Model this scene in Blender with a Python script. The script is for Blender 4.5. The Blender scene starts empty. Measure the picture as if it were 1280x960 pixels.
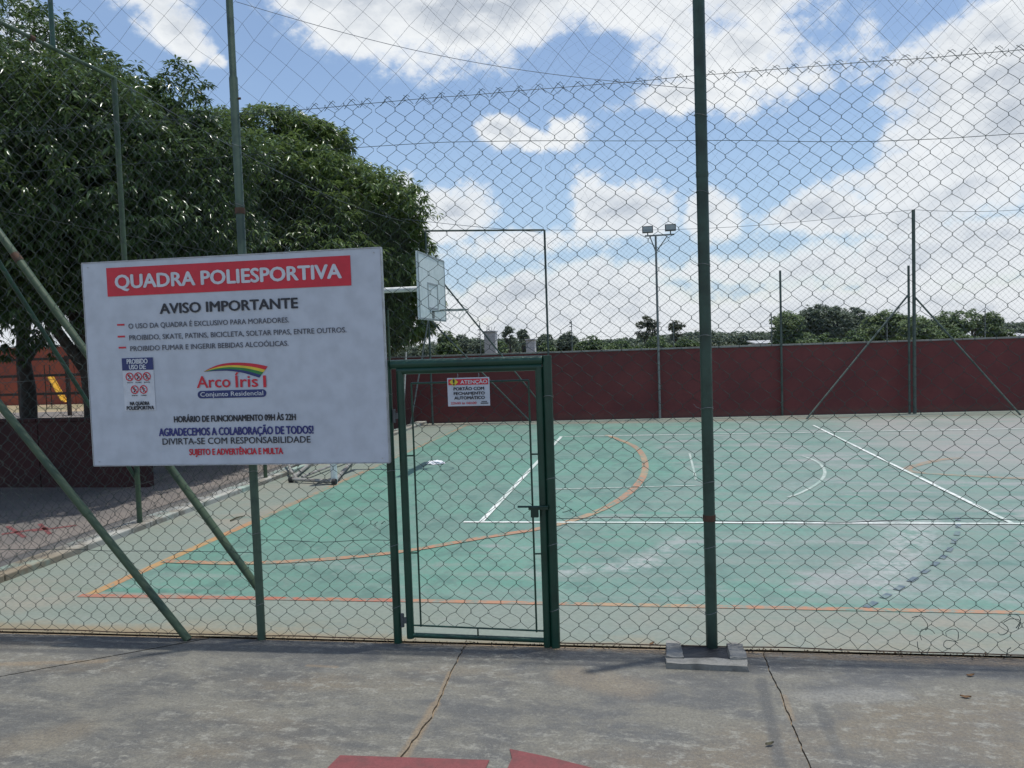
import bpy, bmesh, math, random
import numpy as np
from mathutils import Vector, Matrix, noise as mnoise
random.seed(11); rng = np.random.default_rng(11)
C = bpy.context.scene.collection
PI = math.pi
# ---------------------------------------------------------------- camera
FPX = 970.0; CAMH = 2.0                       # focal length in pixels of a 1280 wide frame, eye height
_Y = np.array([172, 55, -FPX]); _Y /= np.linalg.norm(_Y)
_U = np.array([-660, 19920, 970.]); _U -= _U.dot(_Y)*_Y; _U /= np.linalg.norm(_U)
_X = np.cross(_Y, _U)
RW = np.array([_X, _Y, _U])                   # camera coords -> world
cam = bpy.data.cameras.new('camera'); camo = bpy.data.objects.new('camera', cam); C.objects.link(camo)
cam.sensor_width = 36; cam.lens = FPX/1280*36; cam.clip_start = .05; cam.clip_end = 3000
M4 = Matrix([list(RW[0])+[0], list(RW[1])+[0], list(RW[2])+[CAMH], [0, 0, 0, 1]])
camo.matrix_world = M4
bpy.context.scene.camera = camo
vs = bpy.context.scene.view_settings
vs.view_transform = 'Standard'; vs.look = 'None'; vs.exposure = 0.03; vs.gamma = 1; vs.use_curve_mapping = False
bpy.context.scene.cycles.max_bounces = 6

def ray(px, py): return RW @ np.array([px-640, 480-py, -FPX])
def gnd(px, py, z=0):
    r = ray(px, py); t = (z-CAMH)/r[2]; return (r[0]*t, r[1]*t)
def aty(px, py, y):
    r = ray(px, py); t = y/r[1]; return (r[0]*t, y, r[2]*t+CAMH)
def azel(px, py):
    r = ray(px, py); return math.atan2(r[0], r[1]), math.atan2(r[2], math.hypot(r[0], r[1]))

# ---------------------------------------------------------------- light
SUN = Vector((0.115, 0.06, 1.0)).normalized()
sl = bpy.data.lights.new('sun', 'SUN'); sl.energy = 3.4; sl.angle = math.radians(.6); sl.color = (1, .965, .91)
so = bpy.data.objects.new('sun', sl); C.objects.link(so); so.rotation_euler = SUN.to_track_quat('Z', 'Y').to_euler()
so.location = (0, 0, 30)

world = bpy.data.worlds.new('World'); bpy.context.scene.world = world; world.use_nodes = True

class NT:
    """small helper to write node trees"""
    def __init__(s, tree): s.t = tree; s.n = tree.nodes; s.l = tree.links
    def put(s, node, i, v):
        if v is None: return
        if isinstance(v, bpy.types.NodeSocket): s.l.new(v, node.inputs[i])
        else: node.inputs[i].default_value = v
    def m(s, op, a, b=None, c=None, clamp=False):
        n = s.n.new('ShaderNodeMath'); n.operation = op; n.use_clamp = clamp
        s.put(n, 0, a); s.put(n, 1, b); s.put(n, 2, c); return n.outputs[0]
    def vm(s, op, a, b=None):
        n = s.n.new('ShaderNodeVectorMath'); n.operation = op; s.put(n, 0, a); s.put(n, 1, b); return n.outputs[0]
    def noise(s, vec, scale, detail=4, rough=.55, out=0, dist=0):
        n = s.n.new('ShaderNodeTexNoise'); s.put(n, 'Vector', vec); n.inputs['Scale'].default_value = scale
        n.inputs['Detail'].default_value = detail; n.inputs['Roughness'].default_value = rough
        n.inputs['Distortion'].default_value = dist; return n.outputs[out]
    def ramp(s, v, a, b, x=0., y=1.):
        n = s.n.new('ShaderNodeMapRange'); n.interpolation_type = 'SMOOTHSTEP'; s.put(n, 0, v)
        s.put(n, 1, a); s.put(n, 2, b); s.put(n, 3, x); s.put(n, 4, y); return n.outputs[0]
    def mix(s, f, a, b, mode='MIX'):
        n = s.n.new('ShaderNodeMix'); n.data_type = 'RGBA'; n.blend_type = mode
        s.put(n, 0, f); s.put(n, 6, col(a)); s.put(n, 7, col(b)); return n.outputs[2]
    def sep(s, v):
        n = s.n.new('ShaderNodeSeparateXYZ'); s.put(n, 0, v); return n.outputs
    def comb(s, x, y, z):
        n = s.n.new('ShaderNodeCombineXYZ'); s.put(n, 0, x); s.put(n, 1, y); s.put(n, 2, z); return n.outputs[0]
    def mapv(s, v, scale=(1, 1, 1), rot=(0, 0, 0), loc=(0, 0, 0)):
        n = s.n.new('ShaderNodeMapping'); s.put(n, 0, v); n.inputs['Scale'].default_value = scale
        n.inputs['Rotation'].default_value = rot; n.inputs['Location'].default_value = loc; return n.outputs[0]
def col(c):
    if isinstance(c, (tuple, list)) and len(c) == 3: return (*c, 1)
    return c

w = NT(world.node_tree); w.n.clear()
sky = w.n.new('ShaderNodeTexSky'); sky.sky_type = 'NISHITA'; sky.sun_disc = False
sky.sun_elevation = math.asin(SUN.z); sky.sun_rotation = math.atan2(SUN.x, SUN.y)
sky.dust_density = 1.1; sky.air_density = 1.0; sky.ozone_density = 1.6
d = w.n.new('ShaderNodeTexCoord').outputs['Generated']
dx, dy, dz = w.sep(d)
wob = w.noise(d, 5, 5, .6, 1)
wx, wy, wz = w.sep(wob)
az = w.m('ADD', w.m('ARCTAN2', dx, dy), w.m('MULTIPLY', w.m('SUBTRACT', wx, .5), .10))
el = w.m('ADD', w.m('ARCSINE', dz), w.m('MULTIPLY', w.m('SUBTRACT', wy, .5), .075))
# each bank: pixel centre in the photograph's view, half width, half height (pixels), weight
BANKS = [(430, -70, 150, 100, 1.1), (560, 0, 215, 100, 1.15), (760, -30, 240, 92, 1.1), (960, -30, 100, 130, .9), (930, 70, 160, 60, .85), (880, 125, 130, 36, .8), (970, 105, 68, 38, .7),
         (636, 172, 50, 24, .72), (675, 178, 46, 20, .72), (708, 166, 36, 26, .74), (215, 30, 50, 42, .66), (190, -10, 60, 30, .6), (262, 68, 14, 10, .5), 
         (1240, 50, 100, 60, .85), (1250, 160, 130, 110, 1.0), (1135, 120, 40, 24, .45), (1190, 235, 150, 60, .9), (1040, 260, 100, 36, .85), (1270, -60, 120, 60, .8),
         (560, 262, 70, 48, .9), (500, 235, 46, 30, .7), (775, 262, 88, 50, .95), (905, 262, 48, 42, .75), (640, 305, 150, 26, .6), (380, 160, 40, 22, .6), (60, 60, 60, 40, .4),
         (860, 335, 300, 26, .6), (1150, 320, 230, 50, .78), (600, 375, 420, 44, .9), (1050, 390, 420, 40, .95), (200, 395, 420, 60, .9)]
fld = None
for (bx, by, rx, ry, wt) in BANKS:
    a0, e0 = azel(bx, by)
    ddx = w.m('DIVIDE', w.m('SUBTRACT', az, a0), rx/FPX)
    ddy = w.m('DIVIDE', w.m('SUBTRACT', el, e0), ry/FPX)
    r2 = w.m('ADD', w.m('MULTIPLY', ddx, ddx), w.m('MULTIPLY', ddy, ddy))
    v = w.m('MULTIPLY', w.m('SUBTRACT', 1.0, w.m('SQRT', r2)), wt)
    fld = v if fld is None else w.m('SMOOTH_MAX', fld, v, .12)
n1 = w.noise(w.mapv(d, (1, 1, 1.35)), 10, 10, .64)
away = w.ramp(w.m('ABSOLUTE', w.m('ADD', az, .13)), .62, 1.0)     # outside the photographed quarter the clouds follow plain noise
high = w.ramp(el, .42, .62)
away = w.m('MAXIMUM', away, high)
gen = w.ramp(w.noise(w.mapv(d, (1, 1, 1.8)), 2.6, 5, .55), .45, .72, -.6, .8)
fld = w.m('ADD', w.m('MULTIPLY', fld, w.m('SUBTRACT', 1, away)), w.m('MULTIPLY', gen, away))
fld = w.m('MAXIMUM', fld, w.ramp(el, .02, .12, .5, -1.0))
dens = w.m('ADD', fld, w.m('MULTIPLY', w.m('SUBTRACT', n1, .5), 1.7))
lowc0 = w.ramp(el, .05, .34, 1, 0)
mask = w.ramp(dens, .0, .46)
veil = w.m('MULTIPLY', w.ramp(w.noise(w.mapv(d, (1, 1, 2.2)), 4, 6, .65), .35, .75), .12)
mask = w.m('MAXIMUM', mask, w.m('ADD', veil, .02))
thin = w.m('MULTIPLY', lowc0, .62)
mask0 = mask; mask = w.m('MAXIMUM', mask, thin)
n2 = w.noise(w.mapv(d, (1, 1, 1.9), loc=(0, 0, .03)), 8, 8, .6)
core = w.ramp(w.m('ADD', dens, w.m('MULTIPLY', w.m('SUBTRACT', n2, .5), 1.9)), .25, 1.15)
n3 = w.noise(w.mapv(d, (1, 1, 2.1)), 19, 7, .6)
core = w.m('MULTIPLY', core, w.ramp(n3, .36, .58, .35, 1))
ccol = w.mix(core, (.87, .895, .91), (.50, .55, .62))
lowc = w.ramp(el, .04, .30, 1, 0)
ccol = w.mix(w.m('MULTIPLY', lowc, .32), ccol, (.60, .66, .75))
ccol = w.mix(w.ramp(mask0, .0, .7), (.40, .56, .78), ccol)
bg1 = w.n.new('ShaderNodeBackground'); bg1.inputs['Strength'].default_value = .15
w.l.new(sky.outputs[0], bg1.inputs[0])
bg2 = w.n.new('ShaderNodeBackground'); bg2.inputs['Strength'].default_value = 1.03; w.l.new(ccol, bg2.inputs[0])
ms = w.n.new('ShaderNodeMixShader'); w.put(ms, 0, w.m('MULTIPLY', mask, .96)); w.l.new(bg1.outputs[0], ms.inputs[1]); w.l.new(bg2.outputs[0], ms.inputs[2])
wo = w.n.new('ShaderNodeOutputWorld'); w.l.new(ms.outputs[0], wo.inputs[0])
world.cycles.sampling_method = 'MANUAL'; world.cycles.sample_map_resolution = 512

# ---------------------------------------------------------------- materials
MATS = {}
def newmat(name):
    m = bpy.data.materials.new(name); m.use_nodes = True; t = NT(m.node_tree)
    b = t.n['Principled BSDF']; MATS[name] = m
    return m, t, b
def pos(t): return t.n.new('ShaderNodeNewGeometry').outputs['Position']
def bump(t, b, h, strength=.3, dist=.02):
    n = t.n.new('ShaderNodeBump'); n.inputs['Strength'].default_value = strength; n.inputs['Distance'].default_value = dist
    t.put(n, 'Height', h); t.l.new(n.outputs[0], b.inputs['Normal'])
def simple(name, c, rough=.6, var=.25, scale=6, c2=None, metallic=0, bumpv=0, thr=(.42, .68)):
    m, t, b = newmat(name)
    o = t.n.new('ShaderNodeTexCoord').outputs['Object']
    f = t.noise(o, scale, 6, .6)
    c2 = c2 or tuple(x*(1-var) for x in c)
    k = t.mix(t.ramp(f, thr[0], thr[1]), c, c2)
    g = t.noise(o, scale*7, 3, .5)
    k = t.mix(t.ramp(g, .3, .75, 0, .35), k, tuple(x*.6 for x in c))
    t.l.new(k, b.inputs['Base Color']); b.inputs['Roughness'].default_value = rough; b.inputs['Metallic'].default_value = metallic
    if bumpv: bump(t, b, g, bumpv, .01)
    return m
simple('green_paint', (.022, .075, .048), .42, c2=(.012, .035, .024), scale=4, bumpv=.1)
simple('gate_green', (.008, .055, .033), .38, c2=(.006, .032, .02), scale=3)
simple('faded_green', (.05, .085, .043), .55, c2=(.022, .052, .03), scale=2.5, bumpv=.1, thr=(.48, .6))
simple('post_green', (.03, .07, .05), .45, c2=(.014, .032, .022), scale=5, bumpv=.15)
simple('left_post_paint', (.055, .095, .062), .5, c2=(.02, .045, .032), scale=3, bumpv=.1, thr=(.5, .62))
simple('rust', (.09, .045, .025), .8, c2=(.04, .03, .02), scale=20)
simple('wire', (.032, .055, .047), .5, scale=2)
simple('wire_old', (.055, .06, .055), .6, scale=2)
simple('string', (.13, .15, .18), .8, scale=2)
simple('galv', (.20, .225, .22), .45, c2=(.12, .13, .125), scale=8, metallic=.2)
simple('old_frame', (.30, .30, .28), .6, c2=(.14, .12, .10), scale=9)
simple('far_post', (.07, .10, .085), .55, c2=(.035, .055, .045), scale=3)
simple('white_paint', (.72, .74, .72), .45, c2=(.5, .52, .5), scale=9)
simple('board_white', (.62, .69, .68), .5, c2=(.52, .6, .58), scale=3)
simple('board_line', (.25, .29, .3), .5, scale=3)
simple('sign_white', (.53, .57, .635), .5, c2=(.522, .562, .627), scale=1.2, thr=(.3, .8))
simple('sign_edge', (.45, .47, .48), .5, c2=(.3, .3, .3), scale=14)
simple('print_red', (.62, .018, .04), .4, var=.08, scale=2)
simple('print_dark', (.022, .024, .035), .45, var=.1, scale=2)
simple('print_grey', (.09, .095, .12), .5, var=.1, scale=2)
simple('print_blue', (.022, .028, .19), .4, var=.1, scale=2)
simple('print_navy', (.02, .035, .16), .4, var=.1, scale=2)
simple('print_white', (.62, .65, .70), .45, var=.03, scale=2)
simple('print_yellow', (.72, .56, .05), .45, var=.05, scale=2)
simple('print_green', (.03, .22, .05), .45, var=.05, scale=2)
simple('print_orange', (.55, .18, .03), .45, var=.05, scale=2)
simple('glass_lamp', (.35, .38, .38), .15, var=.1, scale=4)
simple('lamp_body', (.09, .1, .1), .5, scale=4)
simple('slide_yellow', (.75, .42, .04), .4, scale=3)
simple('bark', (.05, .04, .032), .9, c2=(.022, .018, .015), scale=9, bumpv=.8)
simple('grey_roof', (.48, .49, .49), .7, c2=(.3, .3, .3), scale=1.5)
simple('pale_wall', (.62, .63, .62), .8, c2=(.5, .5, .48), scale=2)
simple('glass_dark', (.03, .035, .04), .2, scale=3)
simple('rock_grey', (.26, .255, .23), .9, c2=(.15, .145, .13), scale=7, bumpv=.5)
simple('hole_dark', (.018, .02, .023), .6, scale=9, bumpv=.3)
simple('dry_leaf', (.16, .09, .04), .8, c2=(.07, .04, .02), scale=30)
simple('twig', (.07, .065, .035), .8, scale=30)
simple('litter', (.055, .042, .03), .95, c2=(.13, .09, .05), scale=20)
simple('bag', (.82, .83, .85), .5, c2=(.7, .71, .75), scale=12)
simple('rubber', (.02, .02, .022), .7, scale=9)
simple('red_slab_paint', (.185, .052, .052), .75, c2=(.135, .048, .046), scale=9, bumpv=.3)
simple('playfield_wood', (.05, .03, .02), .8, scale=5)

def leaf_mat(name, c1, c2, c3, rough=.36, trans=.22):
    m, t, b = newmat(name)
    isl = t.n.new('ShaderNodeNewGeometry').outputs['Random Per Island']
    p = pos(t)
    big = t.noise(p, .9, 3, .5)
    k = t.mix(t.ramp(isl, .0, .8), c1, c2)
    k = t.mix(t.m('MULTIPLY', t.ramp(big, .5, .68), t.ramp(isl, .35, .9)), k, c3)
    t.l.new(k, b.inputs['Base Color']); b.inputs['Roughness'].default_value = rough
    tr = t.n.new('ShaderNodeBsdfTranslucent'); t.l.new(t.mix(.5, k, c3), tr.inputs[0])
    mx = t.n.new('ShaderNodeMixShader'); mx.inputs[0].default_value = trans
    t.l.new(b.outputs[0], mx.inputs[1]); t.l.new(tr.outputs[0], mx.inputs[2])
    t.l.new(mx.outputs[0], t.n['Material Output'].inputs[0])
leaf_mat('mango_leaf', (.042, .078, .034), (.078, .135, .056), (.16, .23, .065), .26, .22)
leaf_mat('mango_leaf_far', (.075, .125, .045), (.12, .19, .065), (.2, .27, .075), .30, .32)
leaf_mat('bush_leaf', (.05, .10, .03), (.09, .15, .045), (.14, .19, .06), .6)
leaf_mat('dark_leaf', (.085, .12, .085), (.105, .145, .095), (.12, .155, .09), .6, .3)
leaf_mat('mid_leaf', (.10, .155, .07), (.14, .205, .085), (.17, .225, .09), .6, .32)
leaf_mat('thin_leaf', (.05, .065, .035), (.07, .09, .045), (.09, .11, .06), .7)

# court paint: green field, worn streaks, beige-grey apron. Everything in plan coordinates
SCUFF = [(*gnd(1100, 735), *gnd(1150, 650), .34, .85), (*gnd(700, 715), *gnd(800, 705), .28, .8), (*gnd(800, 705), *gnd(850, 676), .24, .8), (*gnd(1010, 735), *gnd(1100, 700), .22, .45), (*gnd(1180, 735), *gnd(1280, 745), .3, .4), (*gnd(980, 610), *gnd(1030, 600), .3, .35)]
def court_nodes(t):
    p = pos(t); x, y, z = t.sep(p)
    fine = t.noise(p, 26, 5, .65); blot = t.noise(p, 1.1, 7, .62); blot2 = t.noise(t.mapv(p, (.55, 1.5, 1), (0, 0, .35)), 1.4, 7, .68)
    streak = t.noise(t.mapv(p, (.35, 3.0, 1)), 1.6, 7, .66)
    patch = t.noise(t.mapv(p, (1, 1, 1), loc=(7, 3, 0)), .55, 5, .6)
    wobx = t.m('MULTIPLY', t.m('SUBTRACT', t.noise(p, 3, 4, .6), .5), .12)
    green = t.mix(t.ramp(blot, .35, .65), (.090, .245, .180), (.122, .265, .205))
    green = t.mix(t.ramp(patch, .42, .6), green, (.122, .222, .182))
    b3 = t.noise(t.mapv(p, (1.2, .8, 1), (0, 0, .7), (5, 5, 0)), 2.3, 8, .72)
    green = t.mix(t.ramp(b3, .48, .60, 0, .75), green, (.078, .168, .137))
    arid = t.mix(t.ramp(blot, .3, .7), (.225, .232, .19), (.27, .25, .197))
    arid = t.mix(t.ramp(blot2, .5, .66), arid, (.17, .24, .20))
    # worn part grows to the right of the court and toward the fence
    wearx = t.ramp(x, -2.6, 2.6, .0, 1.)
    inarc = t.ramp(t.m('SQRT', t.m('ADD', t.m('POWER', t.m('MULTIPLY', t.m('ADD', x, 4.7), 1.05), 2), t.m('POWER', t.m('SUBTRACT', y, 12.3), 2))), 5.0, 5.6)
    wear = t.m('MULTIPLY', t.m('ADD', t.m('MULTIPLY', wearx, .6), .4), inarc)
    wr = t.ramp(t.m('ADD', streak, t.m('MULTIPLY', wear, .22)), .56, .80)
    k = t.mix(t.m('MULTIPLY', wr, .6), green, (.225, .265, .24))
    wb = t.ramp(t.m('ADD', blot2, t.m('MULTIPLY', wear, .16)), .66, .8)
    k = t.mix(t.m('MULTIPLY', wb, .8), k, (.29, .30, .29))
    # pale grey patch, far right corner
    gp = t.m('MULTIPLY', t.ramp(x, 3.2, 5.0), t.ramp(y, 10.5, 13))
    k = t.mix(t.m('MULTIPLY', gp, t.ramp(blot2, .3, .6, .35, .85)), k, (.30, .285, .262))
    # whitish scuffs where old curved markings were scrubbed off
    for (x0, y0, x1, y1, wd_, am) in SCUFF:
        L2 = (x1-x0)**2+(y1-y0)**2
        h = t.m('DIVIDE', t.m('ADD', t.m('MULTIPLY', t.m('SUBTRACT', x, x0), x1-x0), t.m('MULTIPLY', t.m('SUBTRACT', y, y0), y1-y0)), L2, clamp=True)
        ex_ = t.m('SUBTRACT', t.m('SUBTRACT', x, x0), t.m('MULTIPLY', h, x1-x0)); ey_ = t.m('SUBTRACT', t.m('SUBTRACT', y, y0), t.m('MULTIPLY', h, y1-y0))
        dd_ = t.m('ADD', t.m('SQRT', t.m('ADD', t.m('MULTIPLY', ex_, ex_), t.m('MULTIPLY', ey_, ey_))), t.m('MULTIPLY', t.m('SUBTRACT', blot2, .5), .7))
        k = t.mix(t.m('MULTIPLY', t.ramp(dd_, 0, wd_, am, 0), t.ramp(t.noise(p, 7, 8, .75), .38, .60)), k, (.37, .39, .375))
    k = t.mix(t.m('MULTIPLY', t.ramp(b3, .30, .46, .6, 0), t.m('ADD', t.m('MULTIPLY', wear, .7), .15)), k, (.235, .235, .218))
    ex = t.m('MULTIPLY', t.ramp(t.m('ADD', x, wobx), -4.74, -4.70), t.ramp(t.m('ADD', y, wobx), 5.80, 5.86))
    far = t.ramp(t.m('ADD', y, wobx), 18.9, 19.05, 1, 0)
    ex = t.m('MULTIPLY', ex, far)
    ap = t.mix(t.m('MULTIPLY', t.ramp(patch, .36, .56), .75), arid, (.185, .24, .203))
    brown = t.ramp(blot2, .47, .62)
    edge = t.ramp(y, 5.0, 5.45, 1, 0)
    ap = t.mix(t.m('MULTIPLY', brown, t.m('ADD', t.m('MULTIPLY', edge, .5), .15)), ap, (.29, .225, .145))
    k = t.mix(ex, ap, k)
    k = t.mix(t.ramp(t.noise(p, 5, 8, .75), .52, .68, 0, .35), k, (.26, .27, .245))
    k = t.mix(t.ramp(fine, .35, .7, 0, .35), k, (.12, .14, .12))
    dirt = t.m('MULTIPLY', t.ramp(y, 5.0, 5.14, 1, 0), t.ramp(blot2, .3, .5, .4, 1))
    k = t.mix(t.m('MULTIPLY', dirt, .75), k, (.24, .18, .10))
    return p, k, fine, streak
m, t, b = newmat('court_paint'); p, k, fine, streak = court_nodes(t)
t.l.new(k, b.inputs['Base Color']); t.put(b, 'Roughness', t.ramp(streak, .3, .7, .5, .75)); bump(t, b, fine, .25, .004)
def line_mat(name, c, worn, amount=.5):
    m, t, b = newmat(name); p, k, fine, streak = court_nodes(t)
    f = t.ramp(t.noise(p, 9, 7, .7), amount-.12, amount+.12)
    lo = t.noise(p, .8, 3, .5)
    cc = t.mix(t.ramp(lo, .45, .6), c, worn)
    kk = t.mix(f, cc, k)
    t.l.new(kk, b.inputs['Base Color']); b.inputs['Roughness'].default_value = .6
line_mat('line_white', (.68, .71, .67), (.52, .58, .53), .60)
line_mat('line_white_faint', (.42, .48, .43), (.32, .42, .36), .56)
line_mat('line_orange', (.37, .19, .11), (.36, .24, .14), .54)
line_mat('line_orange_faint', (.31, .20, .125), (.27, .23, .165), .53)
line_mat('line_red', (.37, .13, .08), (.35, .17, .095), .55)
line_mat('line_ochre', (.40, .24, .10), (.38, .20, .10), .60)
line_mat('line_blue', (.085, .12, .15), (.12, .155, .175), .55)
line_mat('line_pale', (.45, .47, .46), (.38, .43, .41), .52)

# pavement concrete
DK = (.065, .068, .068); TN = (.24, .18, .11)
PSTAIN_SHADE = [(*gnd(952, 850), *gnd(975, 955), .05, .7, DK), (*gnd(1020, 875), *gnd(1050, 945), .05, .55, DK), (*gnd(545, 880), *gnd(500, 952), .045, .8, TN), (*gnd(562, 840), *gnd(545, 880), .02, .8, TN),
          (*gnd(720, 845), *gnd(790, 860), .22, .55, (.21, .17, .115)), (*gnd(0, 830), *gnd(130, 826), .05, .6, TN), (*gnd(0, 812), *gnd(230, 818), .05, .6, DK), (*gnd(980, 870), *gnd(990, 900), .03, .6, TN),
          (*gnd(385, 832), *gnd(420, 834), .03, .55, TN), (*gnd(1120, 868), *gnd(1010, 872), .12, .45, (.29, .285, .25)), (*gnd(640, 815), *gnd(830, 822), .05, .5, DK), (*gnd(20, 930), *gnd(90, 915), .2, .4, (.20, .16, .10))]  # dark strokes along the fence foot include painted shadow; the rest are stains
m, t, b = newmat('pavement_concrete'); p = pos(t); x, y, z = t.sep(p)
isl = t.n.new('ShaderNodeObjectInfo').outputs['Random']
s1 = t.noise(t.mapv(p, (.95, 1.9, 1), (0, 0, -.06)), 1.5, 9, .72, dist=.3); s2 = t.noise(p, 3.2, 8, .72); s3 = t.noise(p, 60, 4, .6); s4 = t.noise(t.mapv(p, (.5, 1.3, 1), loc=(3, 9, 0)), .9, 5, .6)
k = t.mix(t.ramp(s1, .40, .60), (.096, .097, .091), (.172, .165, .134))
k = t.mix(t.ramp(s4, .50, .66, 0, .75), k, (.175, .145, .10))
k = t.mix(t.ramp(s2, .56, .72, 0, .55), k, (.225, .22, .19))
k = t.mix(t.ramp(s2, .30, .42, .5, 0), k, (.075, .08, .085))
band = t.ramp(t.m('ADD', y, t.m('MULTIPLY', t.m('SUBTRACT', s2, .5), .22)), 4.60, 4.80, 0, 1)  # dark strip at fence foot: dirt, with sign and fence shadow painted in
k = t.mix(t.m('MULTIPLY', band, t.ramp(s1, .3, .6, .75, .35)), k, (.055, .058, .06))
tan = t.ramp(t.m('ADD', y, t.m('MULTIPLY', s2, .12)), 4.97, 5.02)
k = t.mix(t.m('MULTIPLY', tan, .7), k, (.30, .22, .13))
fl_ = t.noise(t.mapv(p, (1, 1.7, 1), (0, 0, .2)), 9, 8, .75)
k = t.mix(t.m('MULTIPLY', t.ramp(fl_, .50, .63), t.ramp(s4, .38, .55, .25, .8)), k, (.27, .265, .225))
k = t.mix(t.ramp(fl_, .28, .42, .5, 0), k, (.07, .074, .078))
for (x0, y0, x1, y1, wd_, am, cc) in PSTAIN_SHADE:
    L2 = (x1-x0)**2+(y1-y0)**2
    h = t.m('DIVIDE', t.m('ADD', t.m('MULTIPLY', t.m('SUBTRACT', x, x0), x1-x0), t.m('MULTIPLY', t.m('SUBTRACT', y, y0), y1-y0)), L2, clamp=True)
    ex_ = t.m('SUBTRACT', t.m('SUBTRACT', x, x0), t.m('MULTIPLY', h, x1-x0)); ey_ = t.m('SUBTRACT', t.m('SUBTRACT', y, y0), t.m('MULTIPLY', h, y1-y0))
    dd_ = t.m('ADD', t.m('SQRT', t.m('ADD', t.m('MULTIPLY', ex_, ex_), t.m('MULTIPLY', ey_, ey_))), t.m('MULTIPLY', t.m('SUBTRACT', s2, .5), wd_*1.1))
    k = t.mix(t.ramp(dd_, wd_*.25, wd_, am, 0), k, cc)
k = t.mix(t.ramp(s3, .35, .7, 0, .5), k, (.07, .068, .062))
k = t.mix(t.ramp(t.noise(p, 150, 3, .6), .58, .7, 0, .5), k, (.30, .29, .25))
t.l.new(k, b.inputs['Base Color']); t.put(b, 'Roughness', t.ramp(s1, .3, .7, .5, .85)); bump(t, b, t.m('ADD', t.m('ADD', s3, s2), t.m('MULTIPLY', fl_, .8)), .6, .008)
m, t, b = newmat('joint_dirt'); p = pos(t)
k = t.mix(t.noise(p, 14, 5, .6), (.13, .11, .085), (.34, .26, .17)); t.l.new(k, b.inputs['Base Color']); b.inputs['Roughness'].default_value = .95; bump(t, b, t.noise(p, 70, 3), .6, .01)
m, t, b = newmat('yard'); p = pos(t)
s1 = t.noise(p, .7, 7, .65); s2 = t.noise(p, 30, 4, .6)
k = t.mix(t.ramp(s1, .35, .65), (.21, .18, .155), (.13, .12, .11)); k = t.mix(t.ramp(s2, .4, .7, 0, .5), k, (.08, .07, .06))
t.l.new(k, b.inputs['Base Color']); b.inputs['Roughness'].default_value = .9; bump(t, b, s2, .5, .02)
m, t, b = newmat('gutter'); p = pos(t)
s1 = t.noise(t.mapv(p, (5, .5, 1)), 1.5, 6, .65); s2 = t.noise(p, 40, 4, .6)
k = t.mix(t.ramp(s1, .35, .65), (.075, .075, .075), (.125, .12, .11)); k = t.mix(t.ramp(s2, .4, .7, 0, .5), k, (.07, .065, .06))
t.l.new(k, b.inputs['Base Color']); b.inputs['Roughness'].default_value = .9; bump(t, b, s2, .5, .02)
m, t, b = newmat('soil'); p = pos(t)
s1 = t.noise(p, .12, 8, .65); s2 = t.noise(p, 3, 4, .6)
k = t.mix(t.ramp(s1, .4, .6), (.34, .26, .16), (.14, .15, .07)); k = t.mix(t.ramp(s2, .4, .7, 0, .5), k, (.2, .16, .1))
t.l.new(k, b.inputs['Base Color']); b.inputs['Roughness'].default_value = .95
m, t, b = newmat('kerb_paint'); p = pos(t)
s1 = t.noise(p, 3, 7, .7); s2 = t.noise(p, 1.2, 5, .6)
yy = t.sep(p)[1]
k = t.mix(t.ramp(s1, .42, .58), (.37, .37, .33), (.21, .195, .16)); k = t.mix(t.ramp(t.m('ADD', yy, t.m('MULTIPLY', s1, 2)), 7.4, 8.4, .85, 0), k, (.20, .155, .095)); k = t.mix(t.ramp(s2, .5, .62, 0, .6), k, (.28, .42, .36))
t.l.new(k, b.inputs['Base Color']); b.inputs['Roughness'].default_value = .85; bump(t, b, s1, .5, .01)
m, t, b = newmat('red_wall'); p = pos(t); x, y, z = t.sep(p)
s1 = t.noise(p, .9, 6, .6); s2 = t.noise(p, 9, 5, .65); s3 = t.noise(t.mapv(p, (6, 6, .35)), 1, 5, .6)
k = t.mix(t.ramp(s1, .35, .65), (.112, .027, .027), (.145, .034, .033)); k = t.mix(t.ramp(s2, .45, .75, 0, .35), k, (.08, .025, .028))
k = t.mix(t.ramp(s3, .55, .75, 0, .3), k, (.09, .03, .03))
k = t.mix(t.m('MULTIPLY', t.ramp(t.m('ADD', z, t.m('MULTIPLY', s2, .2)), .12, .34, 1, 0), .45), k, (.16, .085, .06))
t.l.new(k, b.inputs['Base Color']); b.inputs['Roughness'].default_value = .8; bump(t, b, s2, .4, .01)
simple('coping', (.27, .27, .25), .85, c2=(.17, .16, .15), scale=2.5, bumpv=.4)
m, t, b = newmat('orange_wall'); p = pos(t)
s1 = t.noise(p, .5, 6, .6)
k = t.mix(t.ramp(s1, .35, .65), (.30, .075, .04), (.24, .055, .035)); t.l.new(k, b.inputs['Base Color']); b.inputs['Roughness'].default_value = .85
simple('low_wall_paint', (.05, .014, .013), .85, c2=(.03, .012, .011), scale=2)

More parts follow.
